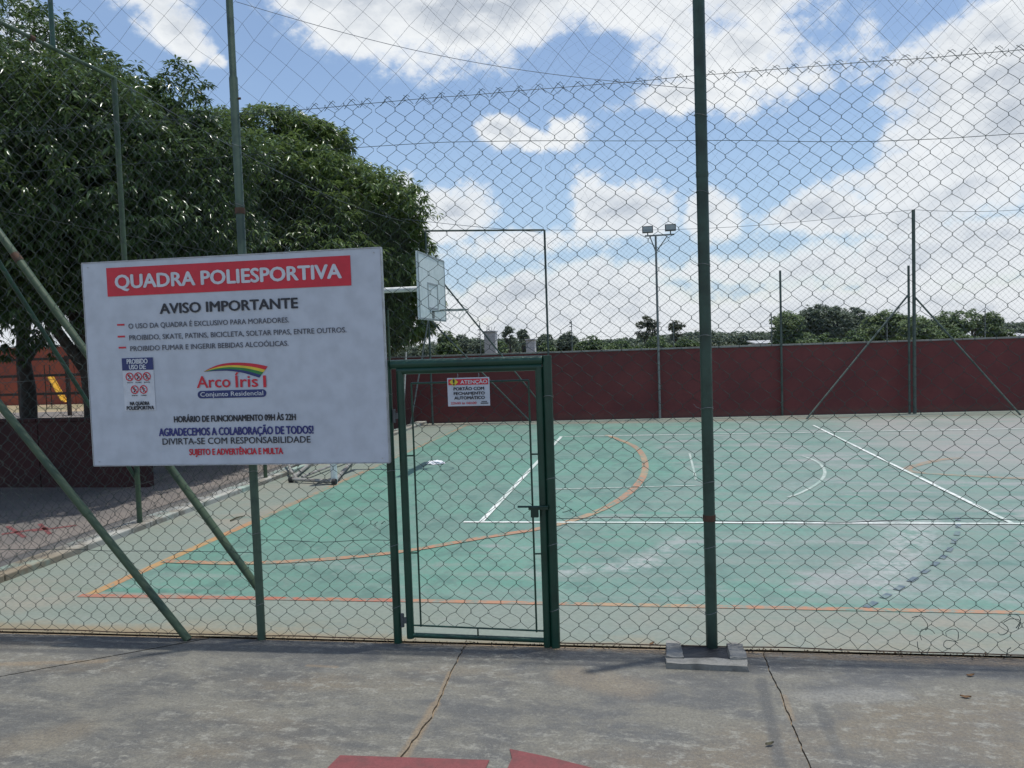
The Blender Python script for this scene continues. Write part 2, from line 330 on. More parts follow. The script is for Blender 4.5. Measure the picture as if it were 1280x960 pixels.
# ---------------------------------------------------------------- mesh helpers
class MB:
    def __init__(s): s.v = []; s.f = []
    def add(s, v, f):
        o = len(s.v); s.v += [tuple(map(float, p)) for p in v]; s.f += [tuple(i+o for i in q) for q in f]; return s
    def box(s, c, sz, rz=0, rot=None):
        R = rot or Matrix.Rotation(rz, 3, 'Z'); c = Vector(c); v = []
        for k in (-1, 1):
            for j in (-1, 1):
                for i in (-1, 1): v.append(c + R @ Vector((i*sz[0]/2, j*sz[1]/2, k*sz[2]/2)))
        return s.add(v, [(0, 2, 3, 1), (4, 5, 7, 6), (0, 1, 5, 4), (2, 6, 7, 3), (0, 4, 6, 2), (1, 3, 7, 5)])
    def path(s, pts, rad, n=8, caps=True):
        pts = [Vector(p) for p in pts]; N = len(pts); v = []; f = []
        if not hasattr(rad, '__len__'): rad = [rad]*N
        u = None
        for i, p in enumerate(pts):
            t = (pts[min(i+1, N-1)] - pts[max(i-1, 0)]).normalized()
            if u is None: u = t.orthogonal().normalized()
            u = (u - t*u.dot(t)).normalized(); q = t.cross(u)
            for k in range(n):
                a = 2*PI*k/n; v.append(p + (u*math.cos(a) + q*math.sin(a))*rad[i])
        for i in range(N-1):
            for k in range(n):
                f.append((i*n+k, i*n+(k+1) % n, (i+1)*n+(k+1) % n, (i+1)*n+k))
        if caps: f.append(tuple(range(n-1, -1, -1))); f.append(tuple((N-1)*n+k for k in range(n)))
        return s.add(v, f)
    def tube(s, a, b_, r, r2=None, n=10): return s.path([a, b_], [r, r if r2 is None else r2], n)
    def prism(s, poly, z0, z1):
        n = len(poly); v = [(x, y, z0) for x, y in poly] + [(x, y, z1) for x, y in poly]
        f = [tuple(range(n-1, -1, -1)), tuple(range(n, 2*n))] + [(i, (i+1) % n, n+(i+1) % n, n+i) for i in range(n)]
        return s.add(v, f)
    def build(s, name, mat, parent=None, bevel=0, smooth=False):
        me = bpy.data.meshes.new(name); me.from_pydata(s.v, [], s.f); me.update()
        return link(name, me, mat, parent, bevel, smooth)
def link(name, me, mat, parent=None, bevel=0, smooth=False):
    me.materials.append(MATS[mat]); o = bpy.data.objects.new(name, me); C.objects.link(o)
    if smooth: me.shade_smooth()
    if bevel:
        md = o.modifiers.new('bevel', 'BEVEL'); md.width = bevel; md.segments = 2; md.limit_method = 'ANGLE'
    if parent: o.parent = parent
    return o
def round_obj(o, ang=40):
    o.data.shade_smooth()
    try: o.data.set_sharp_from_angle(angle=math.radians(ang))
    except Exception: pass
    return o
def fast_mesh(name, V, F, mat, parent=None):
    """V (n,3) array, F (m,k) array of equal sized faces"""
    me = bpy.data.meshes.new(name); V = np.asarray(V, np.float32); F = np.asarray(F, np.int32); k = F.shape[1]
    me.vertices.add(len(V)); me.vertices.foreach_set('co', V.ravel())
    me.loops.add(F.size); me.loops.foreach_set('vertex_index', F.ravel())
    me.polygons.add(len(F)); me.polygons.foreach_set('loop_start', np.arange(0, F.size, k, dtype=np.int32))
    me.polygons.foreach_set('loop_total', np.full(len(F), k, np.int32)); me.update(calc_edges=True)
    return link(name, me, mat, parent)
def wires(P, r, nrm, n=3):
    """P (N,M,3) polylines -> tube verts/faces, nrm = fence normal"""
    P = np.asarray(P, float); N, M, _ = P.shape
    T = np.zeros_like(P); T[:, 1:-1] = P[:, 2:]-P[:, :-2]; T[:, 0] = P[:, 1]-P[:, 0]; T[:, -1] = P[:, -1]-P[:, -2]
    T /= np.linalg.norm(T, axis=2, keepdims=True)+1e-12
    u = np.broadcast_to(np.array(nrm, float), T.shape); q = np.cross(T, u); q /= np.linalg.norm(q, axis=2, keepdims=True)+1e-12
    V = np.stack([P + r*(math.cos(2*PI*k/n)*u + math.sin(2*PI*k/n)*q) for k in range(n)], axis=2)   # N,M,n,3
    idx = np.arange(N*M*n).reshape(N, M, n)
    a = idx[:, :-1]; b_ = idx[:, 1:]
    F = np.stack([a, np.roll(a, -1, 2), np.roll(b_, -1, 2), b_], axis=-1).reshape(-1, 4)
    return V.reshape(-1, 3), F
def empty(name, loc=(0, 0, 0), rz=0):
    o = bpy.data.objects.new(name, None); C.objects.link(o); o.location = loc; o.rotation_euler = (0, 0, rz); o.empty_display_size = .2
    return o
def tag(o, label=None, cat=None, group=None, kind=None):
    if label: o['label'] = label
    if cat: o['category'] = cat
    if group: o['group'] = group
    if kind: o['kind'] = kind
    return o

# ---------------------------------------------------------------- ground
FA = .027; FB = 5.01                                     # fence line  y = FB + FA x
def fy(x): return FB + FA*x
ter = MB(); R = 900
ter.add([(-R, -60, -.16), (R, -60, -.16), (R, R, -.16), (-R, R, -.16)], [(0, 1, 2, 3)])
tag(ter.build('terrain', 'soil'), kind='structure')
court = MB().add([(-5.86, fy(-5.86)+.03, 0), (16, fy(16)+.03, 0), (16, 21.2, 0), (-5.86, 19.75, 0)], [(0, 1, 2, 3)])
court.add([(-5.86, fy(-5.86)+.03, -.15), (-5.86, fy(-5.86)+.03, 0), (-5.86, 19.75, 0), (-5.86, 19.75, -.15)], [(0, 1, 2, 3)])
court = tag(court.build('court_floor', 'court_paint'), kind='structure')
kerb = MB(); ys = np.linspace(5.0, 19.7, 15)
for i in range(14):
    kerb.box((-5.965+random.uniform(-.004, .004), (ys[i]+ys[i+1])/2, -.03+random.uniform(-.004, .004)), (.27, ys[i+1]-ys[i]-.012, .19))
tag(kerb.build('kerb', 'kerb_paint', bevel=.012), kind='structure')
yard = MB().add([(-9.5, 4.2, -.128), (-6.9, 4.2, -.128), (-6.9, 21, -.128), (-9.5, 21, -.128)], [(0, 1, 2, 3)])
yard.add([(-40, 4.2, -.128), (-9.5, 4.2, -.128), (-9.5, 28, -.128), (-40, 28, -.128)], [(0, 1, 2, 3)])
yd = tag(yard.build('side_yard', 'yard'), kind='structure')
g = MB().add([(-6.9, 4.2, -.132), (-6.04, 4.2, -.132), (-6.04, 21, -.132), (-6.9, 21, -.132)], [(0, 1, 2, 3)])
tag(g.build('gutter_strip', 'gutter'), kind='structure')
# red strokes painted on the yard ground
for (a, b_, w_) in (((2, 668), (60, 660), .10), ((40, 664), (96, 657), .09), ((10, 658), (30, 672), .06), ((50, 655), (62, 668), .06)):
    p0 = Vector((*gnd(*a, -.128), -.124)); p1 = Vector((*gnd(*b_, -.128), -.124)); dd = (p1-p0).normalized(); q = Vector((-dd.y, dd.x, 0))*w_/2
    MB().add([p0-q, p1-q*.6, p1+q, p0+q*.7], [(0, 1, 2, 3)]).build('painted_stroke', 'red_slab_paint', yd)

# pavement of concrete slabs with dirt filled joints
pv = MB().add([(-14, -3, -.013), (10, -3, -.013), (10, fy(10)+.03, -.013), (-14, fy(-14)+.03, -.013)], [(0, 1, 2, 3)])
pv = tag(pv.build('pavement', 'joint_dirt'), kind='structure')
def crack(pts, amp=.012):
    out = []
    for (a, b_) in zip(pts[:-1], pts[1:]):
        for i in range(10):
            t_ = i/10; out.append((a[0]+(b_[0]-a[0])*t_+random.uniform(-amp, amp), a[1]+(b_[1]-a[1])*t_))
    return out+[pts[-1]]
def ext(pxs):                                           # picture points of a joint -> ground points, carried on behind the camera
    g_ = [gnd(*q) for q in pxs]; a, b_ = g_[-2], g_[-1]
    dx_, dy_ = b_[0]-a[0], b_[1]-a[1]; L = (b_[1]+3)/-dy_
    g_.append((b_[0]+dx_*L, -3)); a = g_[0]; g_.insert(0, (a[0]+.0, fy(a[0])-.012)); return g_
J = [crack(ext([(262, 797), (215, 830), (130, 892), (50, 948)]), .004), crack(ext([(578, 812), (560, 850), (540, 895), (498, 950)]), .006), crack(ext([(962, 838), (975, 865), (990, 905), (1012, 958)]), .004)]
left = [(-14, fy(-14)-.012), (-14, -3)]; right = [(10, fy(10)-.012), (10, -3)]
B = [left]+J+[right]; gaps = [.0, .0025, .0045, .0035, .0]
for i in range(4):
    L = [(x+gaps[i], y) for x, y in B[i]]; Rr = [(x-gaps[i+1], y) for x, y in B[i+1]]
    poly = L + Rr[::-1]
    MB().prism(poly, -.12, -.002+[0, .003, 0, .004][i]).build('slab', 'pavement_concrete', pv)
# red painted lettering fragments on the pavement, cut by the frame
zz = .0045
def patch(pxs, name='painted_marking', extra=None):
    pts = [gnd(*q) for q in pxs]
    if extra: pts += extra
    return MB().add([(x, y, zz) for x, y in pts], [tuple(range(len(pts)))]).build(name, 'red_slab_paint', pv)
a = gnd(425, 945); b_ = gnd(612, 951)
patch([(612, 951), (425, 945), (408, 962)], extra=[(a[0]-.16, 3.1), (b_[0]-.02, 3.1)])
a = gnd(637, 937)
patch([(745, 962), (690, 948), (637, 937), (640, 949), (634, 962)], extra=[(a[0]-.02, 3.1), (a[0]+.55, 3.1)])

# ---------------------------------------------------------------- court lines
def ribbon(pts, wd, mat, z=.004, closed=False, name='court_line'):
    pts = [Vector((p[0], p[1], 0)) for p in pts]; n = len(pts); v = []; f = []
    for i, p in enumerate(pts):
        t_ = (pts[min(i+1, n-1)]-pts[max(i-1, 0)]).normalized(); q = Vector((-t_.y, t_.x, 0))*wd/2
        v += [p-q+Vector((0, 0, z)), p+q+Vector((0, 0, z))]
    for i in range(n-1): f.append((2*i, 2*i+2, 2*i+3, 2*i+1))
    return MB().add(v, f).build(name, mat, court)
def seg(a, b_, n=12): return [(a[0]+(b_[0]-a[0])*i/n, a[1]+(b_[1]-a[1])*i/n) for i in range(n+1)]
def smooth(P, n=8):
    out = []; P = [P[0]]+list(P)+[P[-1]]
    for i in range(1, len(P)-2):
        for k in range(n):
            t_ = k/n; a, b_, c, d_ = (np.array(P[i+j]) for j in (-1, 0, 1, 2))
            out.append(tuple(.5*((2*b_)+(c-a)*t_+(2*a-5*b_+4*c-d_)*t_**2+(3*b_-a-3*c+d_)*t_**3)))
    return out+[tuple(P[-1])]
Z1, Z2, Z3, Z4, Z5 = .002, .004, .006, .008, .010
ribbon(seg((-4.80, 5.72), (-1.9, 5.81)), .075, 'line_red', Z2)
ribbon(seg((-1.9, 5.81), (14, 6.10), 30), .07, 'line_orange', Z2)
ribbon(seg((-4.73, 5.75), (-4.69, 8.6)), .10, 'line_ochre', Z1)
ribbon(seg((-4.69, 8.6), (-4.62, 19.1), 20), .10, 'line_orange_faint', Z1)
ribbon(smooth([(-4.72, 6.76), (-3.9, 6.74), (-3.16, 6.9), (-2.47, 7.22), (-1.785, 7.78), (-1.0, 8.47), (-.42, 9.77), (-.12, 11.87), (-.28, 14.5), (-.95, 16.6)]), .105, 'line_orange', Z3)
ribbon(seg((-4.6, 19.1), (14, 19.9), 20), .08, 'line_orange_faint', Z1)
ribbon(seg((-2.13, 8.49), (9, 8.70), 20), .055, 'line_white', Z4)
ribbon(seg((-1.93, 8.53), (-1.90, 16.4), 16), .06, 'line_white', Z5)
ribbon(seg((3.60, 8.62), (3.50, 17.9), 16), .05, 'line_white', Z5)
ribbon(seg((-1.95, 16.4), (12, 16.95), 24), .055, 'line_white', Z4)
pc = gnd(1000, 592)
ribbon(smooth([gnd(1003, 570), gnd(1022, 578), gnd(1031, 590), gnd(1024, 603), gnd(1002, 616), gnd(985, 622)]), .045, 'line_white_faint', Z3)
ribbon(seg(gnd(862, 567), gnd(870, 600)), .035, 'line_white_faint', Z3)
ribbon(smooth([gnd(1200, 572), gnd(1160, 578), gnd(1142, 590), (5.2, 11.0), (6.2, 9.9), gnd(1290, 625)]), .13, 'line_orange_faint', Z2)
ribbon(seg(gnd(690, 612), gnd(880, 607)), .045, 'line_white_faint', Z3)
bl = smooth([gnd(1082, 760), gnd(1120, 738), gnd(1160, 712), gnd(1185, 690), gnd(1197, 665), gnd(1197, 645)], 10)
acc = 0; cur = [bl[0]]; on = True
for p0, p1 in zip(bl[:-1], bl[1:]):                       # dashed dark blue arc
    acc += math.dist(p0, p1); cur.append(p1)
    if acc > (.12 if on else .10):
        if on: ribbon(cur, .05, 'line_blue', Z3, name='arc_dash')
        on = not on; cur = [p1]; acc = 0

# ---------------------------------------------------------------- chain link
def fbm(x, y, s):
    return (np.sin(x*s*1.3+y*s*.7+1.1)+np.sin(x*s*.6-y*s*1.7+2.7)+.6*np.sin(x*s*2.9+y*s*2.3+.4)+.4*np.sin(x*s*5.1-y*s*4.3))/3.0
def chain(s0, s1, z0, z1, D=.125, Dv=.125, r=.0018, fine=3, dist=.009, phase=0, loose=0.0, seed=0):
    """woven zigzag wires in the local x-z plane, returns V,F"""
    rg = np.random.default_rng(seed)
    nw = max(2, int(round((s1-s0)/(D/2)))); nh = int(round((z1-z0)/(Dv/2))); hz = (z1-z0)/nh; hw = (s1-s0)/nw
    offs, zs, ys_ = [], [], []
    for j in range(nh+1):
        e = j % 2
        if fine == 3:
            for k in (-.13, .13): offs.append(e); zs.append(z0+(j+k)*hz)
            if j < nh: offs.append(.5 if True else 0); zs.append(z0+(j+.5)*hz)
        else: offs.append(e); zs.append(z0+j*hz)
    offs = np.array(offs, float); zs = np.clip(np.array(zs), z0, None)
    P = np.zeros((nw, len(zs), 3))
    for i in range(nw):
        o = offs if i % 2 == 0 else 1-offs
        P[i, :, 0] = s0+hw*(i+o) + (o-.5)*.004; P[i, :, 2] = zs; P[i, :, 1] = np.where(np.abs(o-.5) < .1, 0, (o-.5)*.004)
    X, Z = P[..., 0].copy(), P[..., 2].copy()
    edge = np.clip(np.minimum(X-s0, s1-X)/.2, 0, 1)
    P[..., 0] += dist*fbm(X, Z, 2.1)*edge + .35*dist*fbm(X+9, Z, 9)*edge
    P[..., 2] += dist*fbm(X+31, Z+5, 1.7)
    P[..., 1] += dist*.8*fbm(X+3, Z+15, 2.4)
    if loose:
        k = np.clip(1-(Z-z0)/loose, 0, 1)*edge; P[..., 0] += k*.032*fbm(X+5, Z, 14); P[..., 2] += k*.022*fbm(X, Z+3, 17)*np.clip((Z-z0)/.08, 0, 1)
        P[..., 2] = np.maximum(P[..., 2], z0)
    P[..., 0] += rg.normal(0, .0022, X.shape)*edge
    return wires(P, r, (0, 1, 0))
def barbs(s0, s1, z, D, r, name, parent, mat):
    mb = MB(); n = int((s1-s0)/D)
    for i in range(n):
        x = s0+(i+.5)*D+random.uniform(-.01, .01); zz_ = z+.012*float(fbm(x+31, z+5, 1.7))
        mb.path([(x-.05, 0, zz_-.035), (x-.015, .004, zz_+.008), (x+.012, 0, zz_+.022+random.uniform(0, .008)), (x+.028, -.006, zz_+.01)], r, 4)
        mb.path([(x+.05, 0, zz_-.035), (x+.012, -.004, zz_+.006), (x-.014, 0, zz_+.026)], r, 4)
    o = mb.build(name, mat, parent); o['kind'] = 'stuff'; return o
def wavy(s0, s1, z, r, amp=.01, n=60, ph=0, sag=0):
    mb = MB(); pts = []
    for i in range(n+1):
        s_ = s0+(s1-s0)*i/n; pts.append((s_, -.006, z+amp*float(fbm(s_+ph, 0, 2.3))-sag*math.sin(PI*((i*3/n) % 1))))
    return mb.path(pts, r, 5)

# ---------------------------------------------------------------- front fence
FANG = math.atan(FA)
FM = Matrix.Translation((0, FB, 0)) @ Matrix.Rotation(FANG, 4, 'Z'); FI = FM.inverted()
def floc(px, py, off=0):
    """picture point -> (along, height) on the fence plane moved 'off' metres towards the viewer"""
    o = FI @ Vector((0, 0, CAMH)); d_ = FI.to_3x3() @ Vector(ray(px, py)); t_ = (-off-o.y)/d_.y; p_ = o+d_*t_
    return p_.x, p_.z
ff = empty('chain_link_fence', (0, FB, 0), FANG)
tag(ff, 'tall green chain link fence at the front, with pipe posts, slanted braces and netting above', 'fence')
TOPZ = 3.62; PH = 6.6
posts = {}
xl = floc(327, 795)[0]; xr = floc(890, 812)[0]
xgl = floc(501, 802)[0]; xgr = floc(693, 807)[0]
XL, XR, XGL, XGR = xl, xr, (xgl+floc(484, 450)[0])/2, (xgr+floc(683, 445)[0])/2
XE = 3.47; XC = -5.93; XEND = 6.6
def post(x, z1, r, mat, joint=None, name='post', y=0):
    mb = MB()
    if joint: mb.path([(x, y, -.05), (x, y, joint), (x, y, joint+.012), (x, y, z1)], [r, r, r*.82, r*.82], 14)
    else: mb.tube((x, y, -.05), (x, y, z1), r, n=14)
    o = mb.build(name, mat, ff); round_obj(o); return o
o = post(XL, PH, .0285, 'left_post_paint', 3.86); 
MB().tube((XL-.03, 0, 3.72), (XL+.045, 0, 3.72), .008).build('bolt', 'rust', o)
MB().path([(XL, 0, 2.95), (XL, 0, 2.99)], .034, 14).build('band', 'rust', o)
o = post(XR, PH, .0365, 'post_green')
MB().path([(XR, 0, .84), (XR, 0, .88)], .040, 14).build('band', 'rust', o)
MB().path([(XR, 0, 3.00), (XR, 0, 3.03)], .039, 14).build('band', 'post_green', o)
post(XE, PH, .03, 'post_green'); post(XC, PH, .035, 'post_green'); post(XEND, PH, .03, 'post_green')
LZ = floc(684, 446)[1]-.02
XGL -= .012; XGR += .006
post(XGL, LZ+.03, .028, 'gate_green', name='gate_post'); post(XGR, LZ+.03, .031, 'gate_green', name='gate_post')
round_obj(MB().tube((XGL+.03, 0, LZ), (XGR-.03, 0, LZ), .031, n=14).build('lintel', 'gate_green', ff))
sA = floc(0, 498), floc(240, 797)
def through(p, q, x): return q[1]+(p[1]-q[1])*(x-q[0])/(p[0]-q[0])
def brace(p, q, xtop, r, off, mat='faded_green'):
    z = through(p, q, xtop)
    o = MB().tube((q[0], off, q[1]), (xtop, off, z), r, n=12).build('brace', mat, ff); round_obj(o)
    for k in (.28, .55, .8):
        a = Vector((q[0], off, q[1])); b__ = Vector((xtop, off, z)); c = a.lerp(b__, k); dd = (b__-a).normalized()
        round_obj(MB().tube(c-dd*.035, c+dd*.035, r*1.10, n=12).build('coupling', 'rust' if k == .55 else mat, o))
    return o
brace(floc(0, 498), (floc(240, 797)[0], 0.0), XC+.03, .027, -.045)
brace(floc(0, 300), floc(322, 742), XC+.03, .027, .045)
# the woven mesh, joined into panels between posts
MESHP = [(XC+.02, XL-.01, 0.02, TOPZ, 1), (XL+.01, XGL-.03, 0.02, TOPZ, 2), (XGL, XGR, LZ+.03, TOPZ, 3), (XGR+.03, XR-.02, 0.02, TOPZ, 4), (XR+.02, XE, 0.02, TOPZ, 5), (XE, XEND, .02, TOPZ, 6)]
for (a, b__, z0, z1, sd) in MESHP:
    V, F = chain(a, b__, z0, z1, seed=sd, loose=.22 if z0 < .1 else 0, dist=.009)
    o = fast_mesh('chain_link_mesh', V, F, 'wire', ff); o['kind'] = 'stuff'
for (a, b__) in ((XC, XL), (XL, XR), (XR, XE), (XE, XEND)):
    barbs(a, b__, TOPZ, .125, .0021, 'twisted_wire_ends', ff, 'wire')
    for (z, am, sg) in ((TOPZ-.005, .006, .012),):
        wavy(a, b__, z, .0020, am, sag=0, ph=z).build('tension_wire', 'wire', ff)
_q = [floc(x, y) for x, y in ((430, 186), (620, 177), (880, 176), (1280, 167))]; _q = [(XC, _q[0][1])]+_q+[(XEND, _q[3][1]+.15)]
MB().path([(x, -.008, z) for x, z in smooth(_q, 6)], .0019, 5).build('tension_wire', 'wire', ff)
for (a, b__, z, am) in ((XC, XL, .62, .012), (XL, XGL, .70, .022), (XGR, XR, .86, .02), (XR, XE, .85, .022), (XE, XEND, .85, .02)):
    wavy(a, b__, z, .0022, am, ph=a).build('tension_wire', 'wire', ff)
for (a, b__) in ((XC, XGL), (XGR, XEND)):
    wavy(a, b__, .028, .004, .008, ph=a).build('bottom_wire', 'rust', ff)
mb = MB()
for x_, r0 in ((XC, .035), (XL, .0285), (XR, .0365), (XE, .03), (XGL, .028), (XGR, .031)):
    z = .25
    while z < (TOPZ if x_ not in (XGL, XGR) else LZ):
        mb.path([(x_+(r0+.003)*math.cos(a_), (r0+.003)*math.sin(a_), z+.01*math.sin(a_*1.3+z)) for a_ in np.linspace(0, 2*PI, 13)], .0018, 4)
        mb.path([(x_-r0-.003, -.004, z), (x_-r0-.03, -.008, z+.012), (x_-r0-.045, 0, z+.03)], .0018, 4); z += random.uniform(.38, .55)
o = mb.build('wire_ties', 'galv', ff); o['kind'] = 'stuff'
# loose torn wires low on the right and mid left
mb = MB()
for k in range(9):
    x = random.uniform(XR+.5, 2.15); z = random.uniform(.05, .2); pts = [(x, -.01, z)]
    ang_ = random.uniform(0, 6)
    for i in range(7): ang_ += random.uniform(.1, .9); x += .022*math.cos(ang_); z += .022*math.sin(ang_); pts.append((x, -.01+random.uniform(-.01, .01), max(.01, z)))
    mb.path(pts, .0024, 4)
for (px, py) in ((470, 655), (455, 650), (480, 652), (705, 636), (716, 640)):
    x, z = floc(px, py); pts = [(x, -.01, z)]
    for i in range(5): x += random.uniform(-.04, .02); z += random.uniform(-.02, .02); pts.append((x, -.012, z))
    mb.path(pts, .0022, 4)
o = mb.build('loose_wire', 'wire', ff); o['kind'] = 'stuff'
# nylon netting above the chain link
def net(s0, s1, z0, z1, D, r, dist, seed=0, shear=0):
    ns = int((s1-s0)/(D/2)); nz = int((z1-z0)/(D/2)); rg = np.random.default_rng(seed)
    gx, gz = np.meshgrid(np.arange(ns+1), np.arange(nz+1), indexing='ij')
    X = s0+gx*D/2; Z = z0+gz*(z1-z0)/nz
    X2 = X+dist*fbm(X, Z, 1.1)+rg.normal(0, D*.03, X.shape)+shear*(Z-z0); Z2 = Z+dist*fbm(X+7, Z+3, .9)+rg.normal(0, D*.03, X.shape)
    Yy = dist*1.2*fbm(X+2, Z+9, .8)
    P = np.stack([X2, Yy, Z2], -1); segs = []
    for a in (0, 1):
        for i in range(ns):
            j = np.arange((i+a) % 2, nz+1-0, 1); j = j[(i+j) % 2 == 0]
            for dz_ in (1, -1):
                jj = j[(j+dz_ >= 0) & (j+dz_ <= nz)]
                if a == 0: segs.append(np.stack([P[i, jj], P[i+1, jj+dz_]], 1))
        break
    S = np.concatenate(segs, 0)
    return wires(S, r, (0, 1, 0))
V, F = net(XC, XEND, TOPZ-.03, PH-.1, .215, .0011, .06, 3, .02)
V[:, 1] += .05
o = fast_mesh('upper_netting', V, F, 'string', ff); o['kind'] = 'stuff'
# sagging rope across the netting
a = floc(290, -2); b__ = floc(873, 108); mb = MB()
mb.path([(a[0]+(b__[0]-a[0])*k/20, .05, a[1]+(b__[1]-a[1])*k/20-.10*math.sin(PI*k/20)) for k in range(21)], .0019, 5)
mb.build('rope', 'string', ff)
MB().path([(XL, .05, 4.4), (XC, .05, 4.9)], .003, 5).build('rope', 'string', ff); MB().path([(XR, .05, 4.5), (XE, .05, 4.35)], .003, 5).build('rope', 'string', ff)

# ---------------------------------------------------------------- gate
GL = floc(508, 460)[0]+.0; GR = floc(675, 460)[0]
GLb = floc(515, 800)[0]; GRb = floc(683, 805)[0]
gl = (GL+GLb)/2-.027; gr = (GR+GRb)/2; gt = floc(590, 461)[1]
gate = empty('metal_gate', tuple(FM @ Vector((gl, 0, 0))), FANG)
tag(gate, 'narrow dark green pipe gate with chain link infill, closed in the front fence', 'gate')
def gp(x, y, z): return (x-gl, y, z)
G = lambda mb, n, m='gate_green', par=gate: round_obj(mb.build(n, m, par))
G(MB().tube(gp(gl, 0, .035), gp(gl, 0, gt), .026, n=14), 'stile'); G(MB().tube(gp(gr, 0, .0), gp(gr, 0, gt), .026, n=14), 'stile')
G(MB().tube(gp(gl-.02, 0, gt), gp(gr+.02, 0, gt), .024, n=14), 'top_rail')
G(MB().tube(gp(gl, 0, .055), gp(gr, 0, .04), .017, n=12), 'bottom_rail')
ix0, ix1 = gl+.075, gr-.07; it = gt-.085; ib = .115
G(MB().tube(gp(ix0, 0, ib), gp(ix0+.0, 0, it), .0065, n=8), 'inner_bar'); G(MB().tube(gp(ix1, 0, ib-.02), gp(ix1, 0, it), .0065, n=8), 'inner_bar')
G(MB().tube(gp(ix0-.06, 0, ib+.008), gp(ix1+.06, 0, ib-.012), .0065, n=8), 'inner_bar'); G(MB().tube(gp(ix0, 0, it), gp(ix1, 0, it), .0065, n=8), 'inner_bar')
for z in (.62, 1.28):
    for (u, v_) in ((gl, ix0), (ix1, gr)): G(MB().tube(gp(u, 0, z), gp(v_, 0, z), .006, n=6), 'spacer')
G(MB().tube(gp((gl+gr)/2, 0, .05), gp((gl+gr)/2, 0, ib), .006, n=6), 'spacer')
lx, lz = floc(665, 632)
la = MB().box(gp(lx+.045, -.03, lz-.01), (.13, .02, .022)); la.box(gp(lx+.02, -.03, lz-.035), (.05, .03, .07))
o = la.build('latch', 'gate_green', gate, bevel=.003)
MB().tube(gp(lx-.09, -.035, lz), gp(lx+.11, -.035, lz), .007, n=8).build('bolt', 'gate_green', o)
for z in (.16, 1.55):
    h_ = MB().tube(gp(gl-.05, -.012, z-.045), gp(gl-.05, -.012, z+.045), .013, n=10); h_.box(gp(gl-.03, -.012, z), (.05, .012, .04)); G(h_, 'hinge', 'lamp_body')
V, F = chain(ix0, ix1, ib, it, seed=9, loose=.5, dist=.016); V[:, 0] -= gl
o = fast_mesh('chain_link_mesh', V, F, 'wire', gate); o['kind'] = 'stuff'

# ---------------------------------------------------------------- signs
def _cap():
    cu = bpy.data.curves.new('text', 'FONT'); cu.body = 'H'; ob = bpy.data.objects.new('text', cu); me = bpy.data.meshes.new_from_object(ob)
    h = max(v.co.y for v in me.vertices); bpy.data.objects.remove(ob); bpy.data.meshes.remove(me); return h
CAP = _cap()
def text_mesh(body, mat, parent, x0, x1, z0, z1, y, bold=0.0, name='lettering', space=1.0):
    cu = bpy.data.curves.new('text', 'FONT'); cu.body = body; cu.offset = 0; cu.space_character = space; cu.resolution_u = 3; cu.fill_mode = 'FRONT'
    ob = bpy.data.objects.new('text', cu); me = bpy.data.meshes.new_from_object(ob); bpy.data.objects.remove(ob)
    n = len(me.vertices); c = np.zeros(n*3); me.vertices.foreach_get('co', c); c = c.reshape(-1, 3)
    lo, hi = c.min(0), c.max(0)
    out = np.zeros_like(c); out[:, 0] = x0+(c[:, 0]-lo[0])/(hi[0]-lo[0])*(x1-x0); out[:, 2] = z0+c[:, 1]/CAP*(z1-z0); out[:, 1] = y
    me.vertices.foreach_set('co', out.ravel().astype(np.float32)); me.update(); me.materials.clear(); me.name = name
    if bold > .005:
        bm = bmesh.new(); bm.from_mesh(me); h = (z1-z0)*bold*2.2
        for k, (sx_, sz_) in enumerate(((-h, 0), (h, 0), (0, -h*.6), (0, h*.6))):
            d_ = me.copy(); d_.transform(Matrix.Translation((sx_, -.00025*(k+1), sz_))); bm.from_mesh(d_); bpy.data.meshes.remove(d_)
        bm.to_mesh(me); bm.free()
    return link(name, me, mat, parent)
SOFF = .075
tl, tr, br, bL = floc(101, 330, SOFF), floc(474, 310, SOFF), floc(487, 578, SOFF), floc(119, 582, SOFF)
sx0, sx1 = (tl[0]+bL[0])/2, (tr[0]+br[0])/2; sz1, sz0 = (tl[1]+tr[1])/2, (bL[1]+br[1])/2
sign = empty('notice_board', tuple(FM @ Vector((sx0, -SOFF, sz0))), FANG)
tag(sign, 'big white sports court rules sign with red banner reading QUADRA POLIESPORTIVA, tied to the fence', 'sign')
SW, SH = sx1-sx0, sz1-sz0
MB().box((SW/2, .016, SH/2), (SW, .03, SH)).build('panel', 'sign_white', sign, bevel=.003)
e = MB().box((SW/2, .016, SH+.004), (SW+.008, .034, .008)); e.box((SW/2, .016, -.003), (SW+.006, .034, .006)); e.box((-.003, .016, SH/2), (.006, .034, SH)); e.box((SW+.003, .016, SH/2), (.006, .034, SH))
e.build('edge_trim', 'sign_edge', sign)
def S(px, py):
    a = floc(px, py, SOFF); return a[0]-sx0, a[1]-sz0
def srect(x0, x1, z0, z1, y, name, mat, par=sign):
    return MB().add([(x0, y, z0), (x1, y, z0), (x1, y, z1), (x0, y, z1)], [(0, 1, 2, 3)]).build(name, mat, par)
def stext(body, pl, pr_, hpx, mat, bold=0, y=-.004, par=sign, name='lettering', space=1.):
    """pl / pr_: picture points of the lower left and lower right corner of the line; hpx its height"""
    a = S(*pl); b_ = S(*pr_); z0 = (a[1]+b_[1])/2; h = hpx*5.0/FPX
    return text_mesh(body, mat, par, a[0], b_[0], z0, z0+h, y, bold, name, space)
def Z(x, y): return 90+x/3.122, 300+y/3.123           # coordinates of the enlargement used to read the sign
bn = [S(*Z(138, 217)), S(*Z(1090, 182)), S(*Z(1087, 64)), S(*Z(135, 106))]
